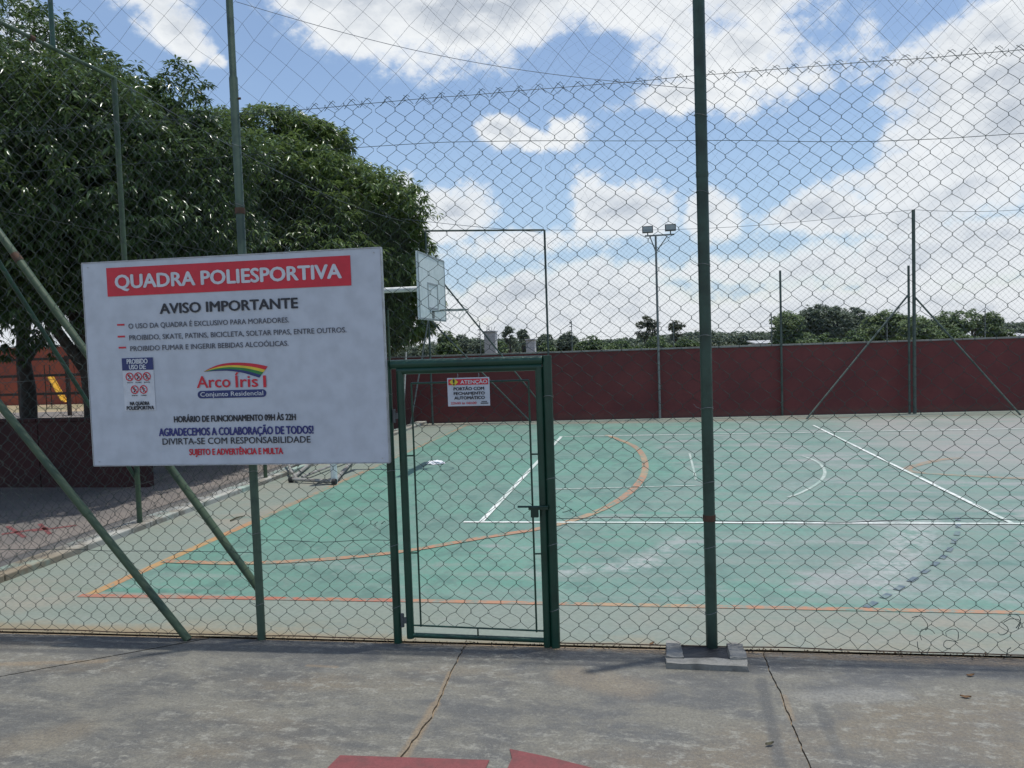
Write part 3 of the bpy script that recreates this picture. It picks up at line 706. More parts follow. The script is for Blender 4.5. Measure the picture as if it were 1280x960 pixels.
bx0, bx1 = (bn[0][0]+bn[3][0])/2, (bn[1][0]+bn[2][0])/2; bz0, bz1 = (bn[0][1]+bn[1][1])/2, (bn[2][1]+bn[3][1])/2
banner = srect(bx0, bx1, bz0, bz1, -.002, 'banner', 'print_red')
stext('QUADRA POLIESPORTIVA', Z(172, 186), Z(1052, 152), 17.5, 'print_white', .026, -.004, banner)
stext('AVISO IMPORTANTE', Z(345, 285), Z(882, 268), 13.0, 'print_dark', .024)
stext('O USO DA QUADRA É EXCLUSIVO PARA MORADORES.', Z(222, 341), Z(848, 327), 6.6, 'print_grey', .008)
stext('PROIBIDO, SKATE, PATINS, BICICLETA, SOLTAR PIPAS, ENTRE OUTROS.', Z(225, 386), Z(1072, 366), 6.6, 'print_grey', .008)
stext('PROIBIDO FUMAR E INGERIR BEBIDAS ALCOÓLICAS.', Z(229, 430), Z(846, 417), 6.6, 'print_grey', .008)
for (x, y) in ((191, 331), (193, 377), (197, 420)):
    c = S(*Z(x, y)); srect(c[0]-.028, c[0]+.028, c[1]-.006, c[1]+.006, -.002, 'bullet_dash', 'print_red')
stext('HORÁRIO DE FUNCIONAMENTO 09H ÀS 22H', Z(400, 708), Z(874, 706), 8.0, 'print_dark', .026)
stext('AGRADECEMOS A COLABORAÇÃO DE TODOS!', Z(342, 762), Z(943, 758), 10.0, 'print_blue', .026)
stext('DIVIRTA-SE COM RESPONSABILIDADE', Z(355, 796), Z(932, 793), 8.4, 'print_dark', .008)
stext('SUJEITO E ADVERTÊNCIA E MULTA', Z(460, 838), Z(824, 836), 8.0, 'print_red', .026)
# pictogram sticker
a = S(*Z(195, 462)); b_ = S(*Z(330, 664)); px0, px1 = a[0]+.0, a[0]+.235; pz1, pz0 = a[1], b_[1]
st = srect(px0, px1, pz0, pz1, -.002, 'pictogram_panel', 'print_white')
hd = srect(px0, px1, pz1-.085, pz1, -.004, 'header', 'print_navy', st)
text_mesh('PROIBIDO', 'print_white', hd, px0+.04, px1-.04, pz1-.040, pz1-.008, -.006, .03); text_mesh('USO DE:', 'print_white', hd, px0+.055, px1-.055, pz1-.078, pz1-.048, -.006, .03)
text_mesh('NA QUADRA', 'print_dark', st, px0+.045, px1-.045, pz0+.038, pz0+.062, -.005, .03); text_mesh('POLIESPORTIVA', 'print_dark', st, px0+.018, px1-.012, pz0+.006, pz0+.031, -.005, .03)
def disc(cx, cz, r0, r1, y, n=28):
    v = []; f = []
    for k in range(n):
        a_ = 2*PI*k/n
        v += [(cx+r0*math.cos(a_), y, cz+r0*math.sin(a_)), (cx+r1*math.cos(a_), y, cz+r1*math.sin(a_))]
        j = (k+1) % n; f.append((2*k, 2*k+1, 2*j+1, 2*j))
    return v, f
def bar(mb, a_, b__, wd, y):
    a_, b__ = Vector(a_), Vector(b__); q = (b__-a_).normalized(); q = Vector((-q.y, q.x))*wd/2
    mb.add([(a_.x-q.x, y, a_.y-q.y), (b__.x-q.x, y, b__.y-q.y), (b__.x+q.x, y, b__.y+q.y), (a_.x+q.x, y, a_.y+q.y)], [(0, 1, 2, 3)])
spots = [(.052, -.13, 'SKATE'), (.117, -.13, 'PATINS'), (.182, -.13, 'BICICLETA'), (.085, -.22, 'PIPA'), (.152, -.22, 'CIGARRO')]
for i, (u, v_, cap) in enumerate(spots):
    cx, cz = px0+u, pz1+v_
    mb = MB()
    bar(mb, (cx-.004, cz+.006), (cx+.004, cz-.006), .008, -.0035); bar(mb, (cx+.004, cz-.006), (cx+(.011, -.010, .008, -.006, .012)[i], cz-.018), .005, -.0035)
    bar(mb, (cx-.002, cz-.006), (cx-(.010, .012, .004, .008, .002)[i], cz-.018), .005, -.0035); bar(mb, (cx-.014, cz+(.002, .006, -.002, .004, .0)[i]), (cx+.013, cz+(.004, -.002, .005, 0, .006)[i]), .004, -.0035)
    v2, f2 = disc(cx-.004, cz+.013, .0, .005, -.0035, 10); mb.add(v2, f2)
    ic = mb.build('figure', 'print_dark', st)
    mb = MB(); v2, f2 = disc(cx, cz, .023, .030, -.005); mb.add(v2, f2); bar(mb, (cx-.018, cz+.018), (cx+.018, cz-.018), .006, -.0052)
    mb.build('prohibition_ring', 'print_red', st)
    text_mesh(cap, 'print_dark', st, cx-.022, cx+.022, cz-.044, cz-.037, -.004, .01)
# rainbow emblem
def Zi(x, y): return 230+x/10.667, 440+y/10.67
lg = empty('emblem', (0, 0, 0)); lg.parent = sign
top = [(265, 262), (330, 225), (420, 185), (520, 157), (640, 143), (780, 143), (900, 152), (1010, 168), (1118, 192)]
bot = [(265, 264), (350, 258), (450, 252), (560, 250), (650, 256), (740, 268), (830, 288), (910, 312), (1005, 342)]
T = smooth([S(*Zi(*q)) for q in top], 4); Bm = smooth([S(*Zi(*q)) for q in bot], 4)
for k, mt in enumerate(('print_red', 'print_yellow', 'print_green', 'print_navy')):
    f0, f1 = (0, .3, .52, .76)[k], (.3, .52, .76, 1)[k]; v = []; f = []
    for (a, b_) in zip(T, Bm):
        v += [(a[0]+(b_[0]-a[0])*f0, -.002, a[1]+(b_[1]-a[1])*f0), (a[0]+(b_[0]-a[0])*f1, -.002, a[1]+(b_[1]-a[1])*f1)]
    for i in range(len(T)-1): f.append((2*i, 2*i+1, 2*i+3, 2*i+2))
    MB().add(v, f).build('rainbow_band', mt, lg)
a = S(*Zi(180, 478)); b_ = S(*Zi(622, 478)); text_mesh('Arco', 'print_red', lg, a[0], b_[0], a[1], a[1]+.078, -.004, .012)
a = S(*Zi(695, 470)); b_ = S(*Zi(990, 470)); text_mesh('Íris', 'print_red', lg, a[0], b_[0], a[1], a[1]+.078, -.004, .012)
a = S(*Zi(1066, 468)); b_ = S(*Zi(1098, 468)); text_mesh('I', 'print_red', lg, a[0], b_[0], a[1], a[1]+.078, -.004, .012)
a = S(*Zi(183, 562)); b_ = S(*Zi(1100, 555)); cz = (a[1]+b_[1])/2; rr = .026; poly = []
for k in range(13): an = PI/2+PI*k/12; poly.append((a[0]+rr+rr*math.cos(an), -.002, cz+rr*math.sin(an)))
for k in range(13): an = -PI/2+PI*k/12; poly.append((b_[0]-rr+rr*math.cos(an), -.002, cz+rr*math.sin(an)))
pill = MB().add(poly, [tuple(range(26))]).build('name_pill', 'print_navy', lg)
text_mesh('Conjunto Residencial', 'print_white', lg, a[0]+.022, b_[0]-.022, cz-.013, cz+.016, -.004, .012)
for (u, v_) in ((.02, .02), (.98, .02), (.02, .98), (.98, .98)):
    MB().tube((SW*u, -.003, SH*v_), (SW*u, .004, SH*v_), .005, n=8).build('screw', 'sign_edge', sign)

# small sign on the gate
GO = .03
g0, g1, g2, g3 = floc(558, 474, GO), floc(611, 470, GO), floc(613, 506, GO), floc(561, 509, GO)
gx0, gx1, gz0, gz1 = (g0[0]+g3[0])/2, (g1[0]+g2[0])/2, (g2[1]+g3[1])/2, (g0[1]+g1[1])/2; GW, GH = gx1-gx0, gz1-gz0
gs = empty('warning_sign', tuple(FM @ Vector((gx0, -GO, gz0))), FANG)
tag(gs, 'small white warning plate with red ATENÇÃO header, hung in the top of the gate', 'sign')
MB().box((GW/2, .003, GH/2), (GW, .004, GH)).build('plate', 'sign_white', gs, bevel=.001)
r_ = MB().add([(.008, -.002, GH*.75), (GW-.008, -.002, GH*.75), (GW-.008, -.002, GH-.008), (.008, -.002, GH-.008)], [(0, 1, 2, 3)]).build('header', 'print_red', gs)
dm = MB(); cx, cz = GW*.16, GH*.855
dm.add([(cx-.03, -.004, cz), (cx, -.004, cz-.027), (cx+.03, -.004, cz), (cx, -.004, cz+.027)], [(0, 1, 2, 3)]).build('warning_diamond', 'print_yellow', r_)
text_mesh('!', 'print_dark', r_, cx-.004, cx+.004, cz-.018, cz+.018, -.006, .03)
text_mesh('ATENÇÃO', 'print_white', r_, GW*.32, GW*.95, GH*.79, GH*.91, -.004, .02)
text_mesh('PORTÃO COM', 'print_dark', gs, GW*.15, GW*.87, GH*.56, GH*.665, -.002, .03)
text_mesh('FECHAMENTO', 'print_dark', gs, GW*.15, GW*.88, GH*.40, GH*.50, -.002, .03)
text_mesh('AUTOMÁTICO', 'print_dark', gs, GW*.16, GW*.88, GH*.24, GH*.345, -.002, .03)
text_mesh('22h00 às 06h00', 'print_red', gs, GW*.07, GW*.68, GH*.07, GH*.15, -.002, .012)
bl_ = MB(); bar(bl_, (GW*.80, GH*.15), (GW*.93, GH*.15), .006, -.002); bar(bl_, (GW*.78, GH*.09), (GW*.96, GH*.09), .008, -.002); bl_.build('small_logo', 'print_grey', gs)
for u in (.25, .75): MB().path([(GW*u, .003, GH), (GW*u+.003, 0, GH+.012), (GW*u, .008, GH+.028)], .0028, 5).build('wire_tie', 'galv', gs)

# ---------------------------------------------------------------- concrete footing round the right post
c0, c1, c2, c3 = gnd(833, 812), gnd(830, 838), gnd(937, 843), gnd(931, 812)
ft = empty('post_footing', (0, 0, 0)); tag(ft, 'broken square concrete collar with dark hollow at the foot of the front right post', 'footing')
fx0, fx1, fy0, fy1 = c0[0]+.0, c2[0], c1[1]+.03, fy(XR)+.02
def rough_box(x0, x1, y0, y1, h, amp=.01, seed=0):
    bm = bmesh.new(); bmesh.ops.create_cube(bm, size=1); bmesh.ops.subdivide_edges(bm, edges=bm.edges[:], cuts=4, use_grid_fill=True)
    for v in bm.verts:
        p_ = Vector((x0+(x1-x0)*(v.co.x+.5), y0+(y1-y0)*(v.co.y+.5), (v.co.z+.5)*h-.01)); nn = mnoise.noise_vector(p_*16+Vector((seed, 0, 0)))
        v.co = p_+nn*amp+mnoise.noise_vector(p_*45)*amp*.35
    me = bpy.data.meshes.new('m'); bm.to_mesh(me); bm.free(); return me
for i, (x0, x1, y0, y1, h) in enumerate(((fx0, fx0+.095, fy0+.09, fy1+.01, .05), (fx1-.10, fx1, fy0+.09, fy1, .055), (fx0-.005, fx1, fy0, fy0+.095, .045), (fx0+.09, fx1-.10, fy1-.03, fy1+.02, .022))):
    o = link('collar_side', rough_box(x0, x1, y0, y1, h, .011, i*3), 'rock_grey', ft); round_obj(o, 50)
link('hollow', rough_box(fx0+.09, fx1-.095, fy0+.09, fy1-.02, .034, .004, 9), 'hole_dark', ft)

def atx(px, py, x):
    r = ray(px, py); t_ = x/r[0]; return (x, r[1]*t_, r[2]*t_+CAMH)
# ---------------------------------------------------------------- side fence (left), posts, rail, brace
SX = -5.93; sfz = 5.18
sf = empty('side_fence', (SX, 5.0, 0)); tag(sf, 'green chain link fence running back along the left kerb under the mango trees', 'fence')
ypos = [gnd(178, 660)[1], gnd(340, 602)[1]]; step = ypos[1]-ypos[0]; allY = ypos+[ypos[1]+step*k for k in (1, 2)]
for y, zt_ in zip(allY, (sfz, 3.3, 3.0, 2.9)): round_obj(MB().tube((0, y-5, -.15), (0, y-5, zt_), .03, n=12).build('post', 'faded_green', sf))
round_obj(MB().tube((0, .05, sfz), (0, allY[0]-5+.03, sfz), .022, n=10).build('top_rail', 'faded_green', sf))
MB().path([(0, allY[0]-5+(14.2-allY[0]+5)*k/16, sfz-.25*math.sin(PI*k/16)) for k in range(17)], .004, 5).build('rope', 'string', sf)
_p = atx(66, 52, SX); MB().tube((0, _p[1]-5, sfz), (0, _p[1]-5, 7.6), .024, n=10).build('upper_post', 'green_paint', sf)
for k in (1,): MB().path([(0, allY[0]-5-1.2*k-.03, sfz), (0, allY[0]-5-1.2*k+.03, sfz)], .028, 10).build('coupling', 'rust', sf)
V, F = chain(0.02, 14.1, .03, sfz-.03, D=.14, Dv=.14, r=.0021, fine=1, dist=.02, seed=12)
V = V[:, [1, 0, 2]]
o = fast_mesh('chain_link_mesh', V, F[:, ::-1], 'wire_old', sf); o['kind'] = 'stuff'
b0 = atx(173, 603, SX-.04); b1 = atx(0, 330, SX-.04)
dd = Vector(b1)-Vector(b0); q = Vector(b0)+dd*1.08
mb = MB(); a_ = Vector(b0)-Vector((SX, 5, 0)); b__ = q-Vector((SX, 5, 0)); round_obj(mb.tube(a_, b__, .022, n=10).build('brace', 'green_paint', sf))
for z in (.5, 1.8, 3.4):
    MB().path([(.006, .02, z), (.006, 7, z+.02), (.006, 14.1, z)], .0028, 4).build('tension_wire', 'wire_old', sf)

# ---------------------------------------------------------------- back wall
WA = .060; WB = 20.12
def wy(x): return WB+WA*x
bw = empty('boundary_wall', (0, 0, 0)); tag(bw, 'long dark red painted wall with grey coping closing the far side of the court', 'wall')
def wallbox(x0, x1, d0, d1, z0, z1):
    return MB().add([(x0, wy(x0)+d0, z0), (x1, wy(x1)+d0, z0), (x1, wy(x1)+d1, z0), (x0, wy(x0)+d1, z0), (x0, wy(x0)+d0, z1), (x1, wy(x1)+d0, z1), (x1, wy(x1)+d1, z1), (x0, wy(x0)+d1, z1)],
                    [(0, 3, 2, 1), (4, 5, 6, 7), (0, 1, 5, 4), (1, 2, 6, 5), (2, 3, 7, 6), (3, 0, 4, 7)])
WT = 1.745
xs = [-9.0, 24]
for x0, x1 in zip(xs[:-1], xs[1:]): wallbox(x0+.004, x1-.004, 0, .16, -.2, WT).build('wall_bay', 'red_wall', bw)
x = -9.0
while x < 23.9:
    wallbox(x+.004, x+1.49, -.03, .19, WT+.002, WT+.042+random.uniform(-.003, .003)).build('coping_piece', 'coping', bw); x += 1.5
for px in (606, 717, 842, 964, 1110, 1236):
    p = aty(px, 432, 20.5); x = p[0]
    top = aty(px, {606: 403, 717: 401, 842: 403, 964: 392, 1110: 396, 1236: 386}[px], wy(x)+.1)[2]
    o = MB().tube((x, wy(x)+.1, WT+.04), (x, wy(x)+.1, top), .012, n=6).build('electric_fence_rod', 'galv', bw)
    z = WT+.12
    while z < top-.02:
        MB().box((x-.03, wy(x)+.08, z), (.05, .03, .022)).build('insulator', 'rubber', o); z += .11
for z in (.16, .27, .38, .49):
    wallbox(-9, 23, .078, .082, WT+z, WT+z+.003).build('electric_wire', 'string', bw)

# ---------------------------------------------------------------- back fence posts, ropes, net
bf = empty('back_fence', (0, 0, 0)); tag(bf, 'tall posts, slanted braces and fine netting standing in front of the far red wall', 'fence')
YB = 19.9
def bpost(px, pyb, pyt, r=.028, mat='far_post'):
    gx, gy = gnd(px, pyb); z = aty(px, pyt, gy)[2]
    round_obj(MB().tube((gx, gy, -.02), (gx, gy, z), r, n=10).build('post', mat, bf)); return Vector((gx, gy, z))
PC = bpost(541, 531, 288); P2 = bpost(688, 526.5, 287, .027); P3 = bpost(978, 519.5, 338); P4 = bpost(1143.5, 517, 262, .04); P5 = bpost(1137, 517, 332, .028)
for (xx, hz) in ((9.2, 4.8), (12.2, 4.8)): round_obj(MB().tube((xx, wy(xx)-.2, 0), (xx, wy(xx)-.2, hz), .03, n=10).build('post', 'far_post', bf))
round_obj(MB().tube(PC, P2, .024, n=8).build('top_rail', 'far_post', bf))
def bbrace(top, basepx, mat='far_post', r=.022):
    gx, gy = gnd(*basepx); round_obj(MB().tube(top, (gx, gy, 0), r, n=8).build('brace', mat, bf))
zt = aty(541, 398, PC.y)[2]; bbrace((PC.x, PC.y, zt), (664, 528)); bbrace((PC.x, PC.y-.02, zt), (513, 533), 'galv')
zt = aty(541, 327, PC.y)[2]; bbrace((PC.x, PC.y, zt), (693, 526))
zt = aty(1137, 368, P5.y)[2]; bbrace((P5.x, P5.y, zt), (1008, 524))
zt = aty(1146, 370, P4.y)[2]; bbrace((P4.x, P4.y, zt), (1276, 519))
bbrace((PC.x-.25, PC.y-1.2, 1.9), (503, 545), 'galv')
mb = MB()
def rope(a, b_, sag, n=14, r=.006):
    a, b_ = Vector(a), Vector(b_); mb.path([a.lerp(b_, k/n)-Vector((0, 0, sag*math.sin(PI*k/n))) for k in range(n+1)], r, 4)
rope(P2, P4, .18); rope(P4, (9.2, wy(9.2)-.2, 4.8), .06); rope((9.2, wy(9.2)-.2, 4.8), (12.2, wy(12)-.2, 4.8), .1)
rope((SX, 18.5, sfz), (P2.x-.1, P2.y, P2.z-.05), .02, r=.007)
mb.build('top_rope', 'string', bf)
V, F = net(PC.x, 13.5, 1.86, 4.72, .14, .0016, .05, 5); V[:, 1] += YB+.06*V[:, 0]-.05
k_ = np.clip((V[:, 2]-3)/1.7, 0, 1); V[:, 2] -= .16*k_*np.sin(np.clip((V[:, 0]-P2.x)/(P4.x-P2.x), 0, 1)*PI)
o = fast_mesh('fine_netting', V, F, 'string', bf); o['kind'] = 'stuff'
V, F = net(PC.x, 13.5, 4.75, 15.0, .34, .0014, .2, 6); V[:, 1] += YB+.06*V[:, 0]-.05
o = fast_mesh('high_netting', V, F, 'string', bf); o['kind'] = 'stuff'

# ---------------------------------------------------------------- floodlight mast
fx, fyy = gnd(825, 523)
fl = empty('floodlight_mast', (fx, fyy, 0)); tag(fl, 'slim steel mast with two rectangular floodlights on a crossbar, by the far wall', 'floodlight')
def FP(px, py): p_ = aty(px, py, fyy); return Vector((p_[0]-fx, 0, p_[2]))
tp = FP(823.5, 295)
round_obj(MB().path([(0, 0, -.02), (0, 0, 3.0), (0, 0, tp.z)], [.032, .030, .026], 10).build('pole', 'galv', fl))
cb0, cb1 = FP(806, 295), FP(843, 293)
MB().box((cb0+cb1)/2, ((cb1-cb0).length, .04, .035)).build('crossbar', 'galv', fl)
for px in (812, 834): round_obj(MB().tube((0, .0, FP(824, 315).z), FP(px, 295), .014, n=6).build('strut', 'galv', fl))
for (px, py) in ((809.5, 287), (838, 284.5)):
    c = FP(px, py); hw, hh = .135, .085
    lm = MB().box((c.x, .0, c.z), (hw*2, .09, hh*2)).build('lamp_housing', 'lamp_body', fl, bevel=.01)
    MB().box((c.x, -.047, c.z), (hw*1.66, .006, hh*1.5)).build('lens', 'glass_lamp', lm)
    MB().box((c.x, .0, c.z-hh-.035), (.03, .03, .07)).build('bracket', 'lamp_body', lm)

# ---------------------------------------------------------------- basketball stand
by_ = 12.42; BXF = -3.52
bs = empty('basketball_stand', (-5.0, by_, 0)); tag(bs, 'portable white basketball stand with a pale backboard seen edge-on behind the gate', 'basketball hoop')
pole = gnd(418, 605); pxx, pyy = pole
def W(x, y, z): return (x+5.0, y-by_, z)
az_ = aty(500, 362, 12.4)[2]
round_obj(MB().path([W(pxx, pyy, 0), W(pxx, pyy, az_-.5), W(pxx+.05, pyy+.1, az_-.1), W(pxx+.15, by_, az_)], .05, 12).build('pole', 'white_paint', bs))
round_obj(MB().tube(W(pxx+.1, by_, az_), W(BXF-.04, by_, az_), .045, n=12).build('arm', 'white_paint', bs))
bf0 = gnd(364, 605); bf1 = gnd(378, 602); 
base = MB()
pts = [gnd(364, 603), gnd(418, 606), gnd(440, 580), gnd(395, 577)]
for i in range(4):
    a, b_ = pts[i], pts[(i+1) % 4]; base.tube(W(a[0], a[1], .05), W(b_[0], b_[1], .05), .028, n=8)
base.tube(W(*gnd(378, 601), .06), W(*gnd(432, 580), .07), .022, n=8); base.tube(W(*gnd(360, 590), .06), W(pxx, pyy, .5), .02, n=8)
base.path([W(*gnd(372, 603), .05), W(*gnd(364, 598), .12), W(*gnd(358, 588), .25)], .02, 8)
round_obj(base.build('base_frame', 'old_frame', bs))
for q_ in ((364, 603), (418, 606)):
    gx, gy = gnd(*q_); round_obj(MB().tube(W(gx-.03, gy, .045), W(gx+.03, gy, .045), .045, n=12).build('wheel', 'rubber', bs))
by0, by1 = 11.66, 13.24; bz0_, bz1_ = 2.44, 3.50
bd = MB().box(W(BXF, (by0+by1)/2, (bz0_+bz1_)/2), (.035, by1-by0, bz1_-bz0_)).build('backboard', 'board_white', bs, bevel=.006)
fr = MB()
for (y0, y1, z0, z1) in ((by0, by1, bz1_-.03, bz1_), (by0, by1, bz0_, bz0_+.03), (by0, by0+.03, bz0_+.03, bz1_-.03), (by1-.03, by1, bz0_+.03, bz1_-.03)):
    fr.box(W(BXF+.020, (y0+y1)/2, (z0+z1)/2), (.006, y1-y0, z1-z0))
fr.build('border_line', 'board_line', bd)
sq = MB()
for (y0, y1, z0, z1) in ((12.15, 12.75, 3.02, 3.05), (12.15, 12.75, 2.62, 2.65), (12.15, 12.18, 2.65, 3.02), (12.72, 12.75, 2.65, 3.02)):
    sq.box(W(BXF+.0205, (y0+y1)/2, (z0+z1)/2), (.006, y1-y0, z1-z0))
sq.build('target_square', 'board_line', bd)
rz_ = 2.60; rm = MB(); rc = (BXF+.15+.22, by_)
rm.path([W(rc[0]+.225*math.cos(2*PI*k/28), rc[1]+.225*math.sin(2*PI*k/28), rz_) for k in range(29)], .011, 8, False)
rm.box(W(BXF+.09, by_, rz_-.01), (.14, .12, .012)); rm.box(W(BXF+.022, by_, rz_-.06), (.012, .12, .12))
round_obj(rm.build('rim', 'galv', bs))
nt = MB()
for k in range(12):
    a = 2*PI*k/12
    nt.path([W(rc[0]+.22*math.cos(a), rc[1]+.22*math.sin(a), rz_), W(rc[0]+.15*math.cos(a+.5), rc[1]+.15*math.sin(a+.5), rz_-.16)], .0025, 4)
    nt.path([W(rc[0]+.22*math.cos(a), rc[1]+.22*math.sin(a), rz_), W(rc[0]+.15*math.cos(a-.5), rc[1]+.15*math.sin(a-.5), rz_-.16)], .0025, 4)
nt.build('torn_net', 'white_paint', bs)

# crumpled bag on the court under the hoop
bx, by2 = gnd(545, 580)
bm = bmesh.new(); bmesh.ops.create_icosphere(bm, subdivisions=4, radius=1)
for v in bm.verts:
    n_ = mnoise.noise_vector(v.co*2.3); n2_ = mnoise.noise_vector(v.co*6)
    v.co = Vector((v.co.x*.15, v.co.y*.10, max(v.co.z, -.3)*.045+.016))+Vector((n_.x*.045, n_.y*.04, n_.z*.018))+n2_*.012
    v.co.z = max(v.co.z, .002)
me = bpy.data.meshes.new('plastic_bag'); bm.to_mesh(me); bm.free()
o = link('plastic_bag', me, 'bag'); o.location = (bx, by2, .001); tag(o, 'crumpled white plastic bag lying on the green court below the basketball hoop', 'bag')

# ---------------------------------------------------------------- trees
def leaf_cloud(pts, nrm, L, wd, per, droop, rg, spread=1.0):
    """whorls of lance shaped folded leaves; pts (n,3), nrm outward directions"""
    n = len(pts); tot = n*per
    c = np.repeat(pts, per, 0); o_ = np.repeat(nrm, per, 0)
    a = rg.uniform(0, 2*PI, tot); dirs = np.stack([np.cos(a), np.sin(a), rg.uniform(-.9, .45, tot)], 1)*spread + o_*rg.uniform(.2, .9, (tot, 1))
    dirs[:, 2] -= droop*rg.uniform(.3, 1.3, tot); dirs /= np.linalg.norm(dirs, axis=1, keepdims=True)
    up = np.array([0, 0, 1.])+rg.normal(0, .35, (tot, 3)); sd = np.cross(dirs, up); sd /= np.linalg.norm(sd, axis=1, keepdims=True)+1e-9
    nn = np.cross(sd, dirs)
    ll = (L*rg.uniform(.6, 1.2, tot))[:, None]; ww = (wd*rg.uniform(.8, 1.2, tot))[:, None]
    st_ = c+dirs*ll*.12
    mid = c+dirs*ll*.55; tip = c+dirs*ll*1.0; tip[:, 2] -= (ll*.22)[:, 0]
    V = np.stack([st_, mid-sd*ww*.5+nn*ww*.18, mid, mid+sd*ww*.5+nn*ww*.18, tip], 1).reshape(-1, 3)
    b0 = np.arange(tot)*5
    F = np.concatenate([np.stack([b0, b0+1, b0+2], 1), np.stack([b0, b0+2, b0+3], 1), np.stack([b0+1, b0+4, b0+2], 1), np.stack([b0+2, b0+4, b0+3], 1)], 0)
    return V, F
def lobes_points(lobes, dens, rg, inner=.35):
    P, N = [], []
    for (cx, cy, cz, rx, ry, rz_) in lobes:
        area = 4*PI*((rx*ry)**1.6/3+(rx*rz_)**1.6/3+(ry*rz_)**1.6/3)**(1/1.6); n = int(area*dens)
        u = rg.normal(0, 1, (n, 3)); u /= np.linalg.norm(u, axis=1, keepdims=True)
        bumpy = 1+.16*np.sin(u[:, 0]*5+cx)*np.sin(u[:, 1]*4+cy*2)+.12*np.sin(u[:, 2]*7+cz*3+u[:, 0]*3)+.06*np.sin(u[:, 0]*14+u[:, 2]*11)
        rad = np.where(rg.uniform(0, 1, n) < inner, rg.uniform(.55, .95, n), rg.normal(1.0, .045, n))*bumpy
        p = np.array([cx, cy, cz])+u*rad[:, None]*np.array([rx, ry, rz_])
        P.append(p); N.append(u)
    return np.concatenate(P), np.concatenate(N)
def trunk(pts, r0, r1, limbs, parent, name='trunk'):
    mb = MB(); pts = [Vector(p) for p in pts]; n = len(pts)
    mb.path(smooth([tuple(p) for p in pts], 5), list(np.linspace(r0, r1, (n-1)*5+1)), 10)
    for (a, b_, ra) in limbs:
        a, b_ = Vector(a), Vector(b_); m_ = a.lerp(b_, .5)+Vector((random.uniform(-.2, .2), random.uniform(-.2, .2), .25))
        P_ = smooth([tuple(a), tuple(m_), tuple(b_)], 5); mb.path(P_, list(np.linspace(ra, ra*.3, len(P_))), 7)
        for k in range(3):
            s_ = Vector(P_[4+k*2]); e_ = s_+Vector((random.uniform(-1, 1), random.uniform(-1, 1), random.uniform(.2, 1)))*.9; mb.path([s_, e_], [ra*.35, ra*.1], 5)
    return round_obj(mb.build(name, 'bark', parent), 60)
def mango(base, lobes, dens, label, mat, limbs, seed, L=.165, per=10, tr0=.24, th=2.4, twigs=True):
    rg = np.random.default_rng(seed); t_ = empty('mango_tree', base); tag(t_, label, 'tree', 'mango trees left of the court')
    P, N = lobes_points(lobes, dens, rg); P = P-np.array(base)
    keep = P[:, 2] > .9; P, N = P[keep], N[keep]
    V, F = leaf_cloud(P, N, L, L*.23, per, .26, rg)
    o = fast_mesh('crown', V, F, mat, t_)
    lim = [((0, 0, th-.2-.2*i), tuple(Vector(l)-Vector(base)), .11) for i, l in enumerate(limbs)]
    trunk([(0, 0, -.2), (.05, .05, th*.5), (0, 0, th), (0, .1, th+1.2)], tr0, tr0*.55, lim, t_)
    return t_
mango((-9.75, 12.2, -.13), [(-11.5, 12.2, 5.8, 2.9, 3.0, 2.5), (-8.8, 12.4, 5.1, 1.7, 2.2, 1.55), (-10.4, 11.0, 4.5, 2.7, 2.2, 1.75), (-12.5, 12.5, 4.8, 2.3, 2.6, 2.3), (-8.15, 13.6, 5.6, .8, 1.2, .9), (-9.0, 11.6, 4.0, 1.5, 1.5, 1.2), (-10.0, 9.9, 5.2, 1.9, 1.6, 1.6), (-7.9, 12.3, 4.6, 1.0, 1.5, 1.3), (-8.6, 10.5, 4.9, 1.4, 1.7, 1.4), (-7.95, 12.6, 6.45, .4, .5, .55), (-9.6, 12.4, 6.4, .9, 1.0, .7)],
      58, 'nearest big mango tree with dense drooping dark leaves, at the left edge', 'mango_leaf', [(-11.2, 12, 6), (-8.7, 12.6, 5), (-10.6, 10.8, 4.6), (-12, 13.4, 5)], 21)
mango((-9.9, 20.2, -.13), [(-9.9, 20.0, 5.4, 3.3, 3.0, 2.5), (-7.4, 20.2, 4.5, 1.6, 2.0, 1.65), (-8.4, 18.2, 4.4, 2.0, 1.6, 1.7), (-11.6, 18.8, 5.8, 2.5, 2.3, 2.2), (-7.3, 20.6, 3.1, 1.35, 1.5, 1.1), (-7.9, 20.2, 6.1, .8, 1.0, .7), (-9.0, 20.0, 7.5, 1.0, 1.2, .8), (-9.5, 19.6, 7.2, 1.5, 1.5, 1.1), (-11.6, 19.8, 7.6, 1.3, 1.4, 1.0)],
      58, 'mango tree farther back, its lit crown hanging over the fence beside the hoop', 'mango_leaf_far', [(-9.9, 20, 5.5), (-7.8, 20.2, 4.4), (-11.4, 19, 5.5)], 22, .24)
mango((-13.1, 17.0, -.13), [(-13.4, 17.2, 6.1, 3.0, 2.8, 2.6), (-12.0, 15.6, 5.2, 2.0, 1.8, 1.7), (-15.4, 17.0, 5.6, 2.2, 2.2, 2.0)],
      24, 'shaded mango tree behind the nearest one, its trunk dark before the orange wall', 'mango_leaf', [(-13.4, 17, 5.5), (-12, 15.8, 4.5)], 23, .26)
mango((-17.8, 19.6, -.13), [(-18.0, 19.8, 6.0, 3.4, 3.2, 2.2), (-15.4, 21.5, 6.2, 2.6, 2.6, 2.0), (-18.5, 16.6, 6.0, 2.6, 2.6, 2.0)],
      20, 'mango tree deep in the yard, farthest left of the trunks', 'mango_leaf', [(-18, 19.8, 5), (-15.6, 21.3, 5)], 24, .28)

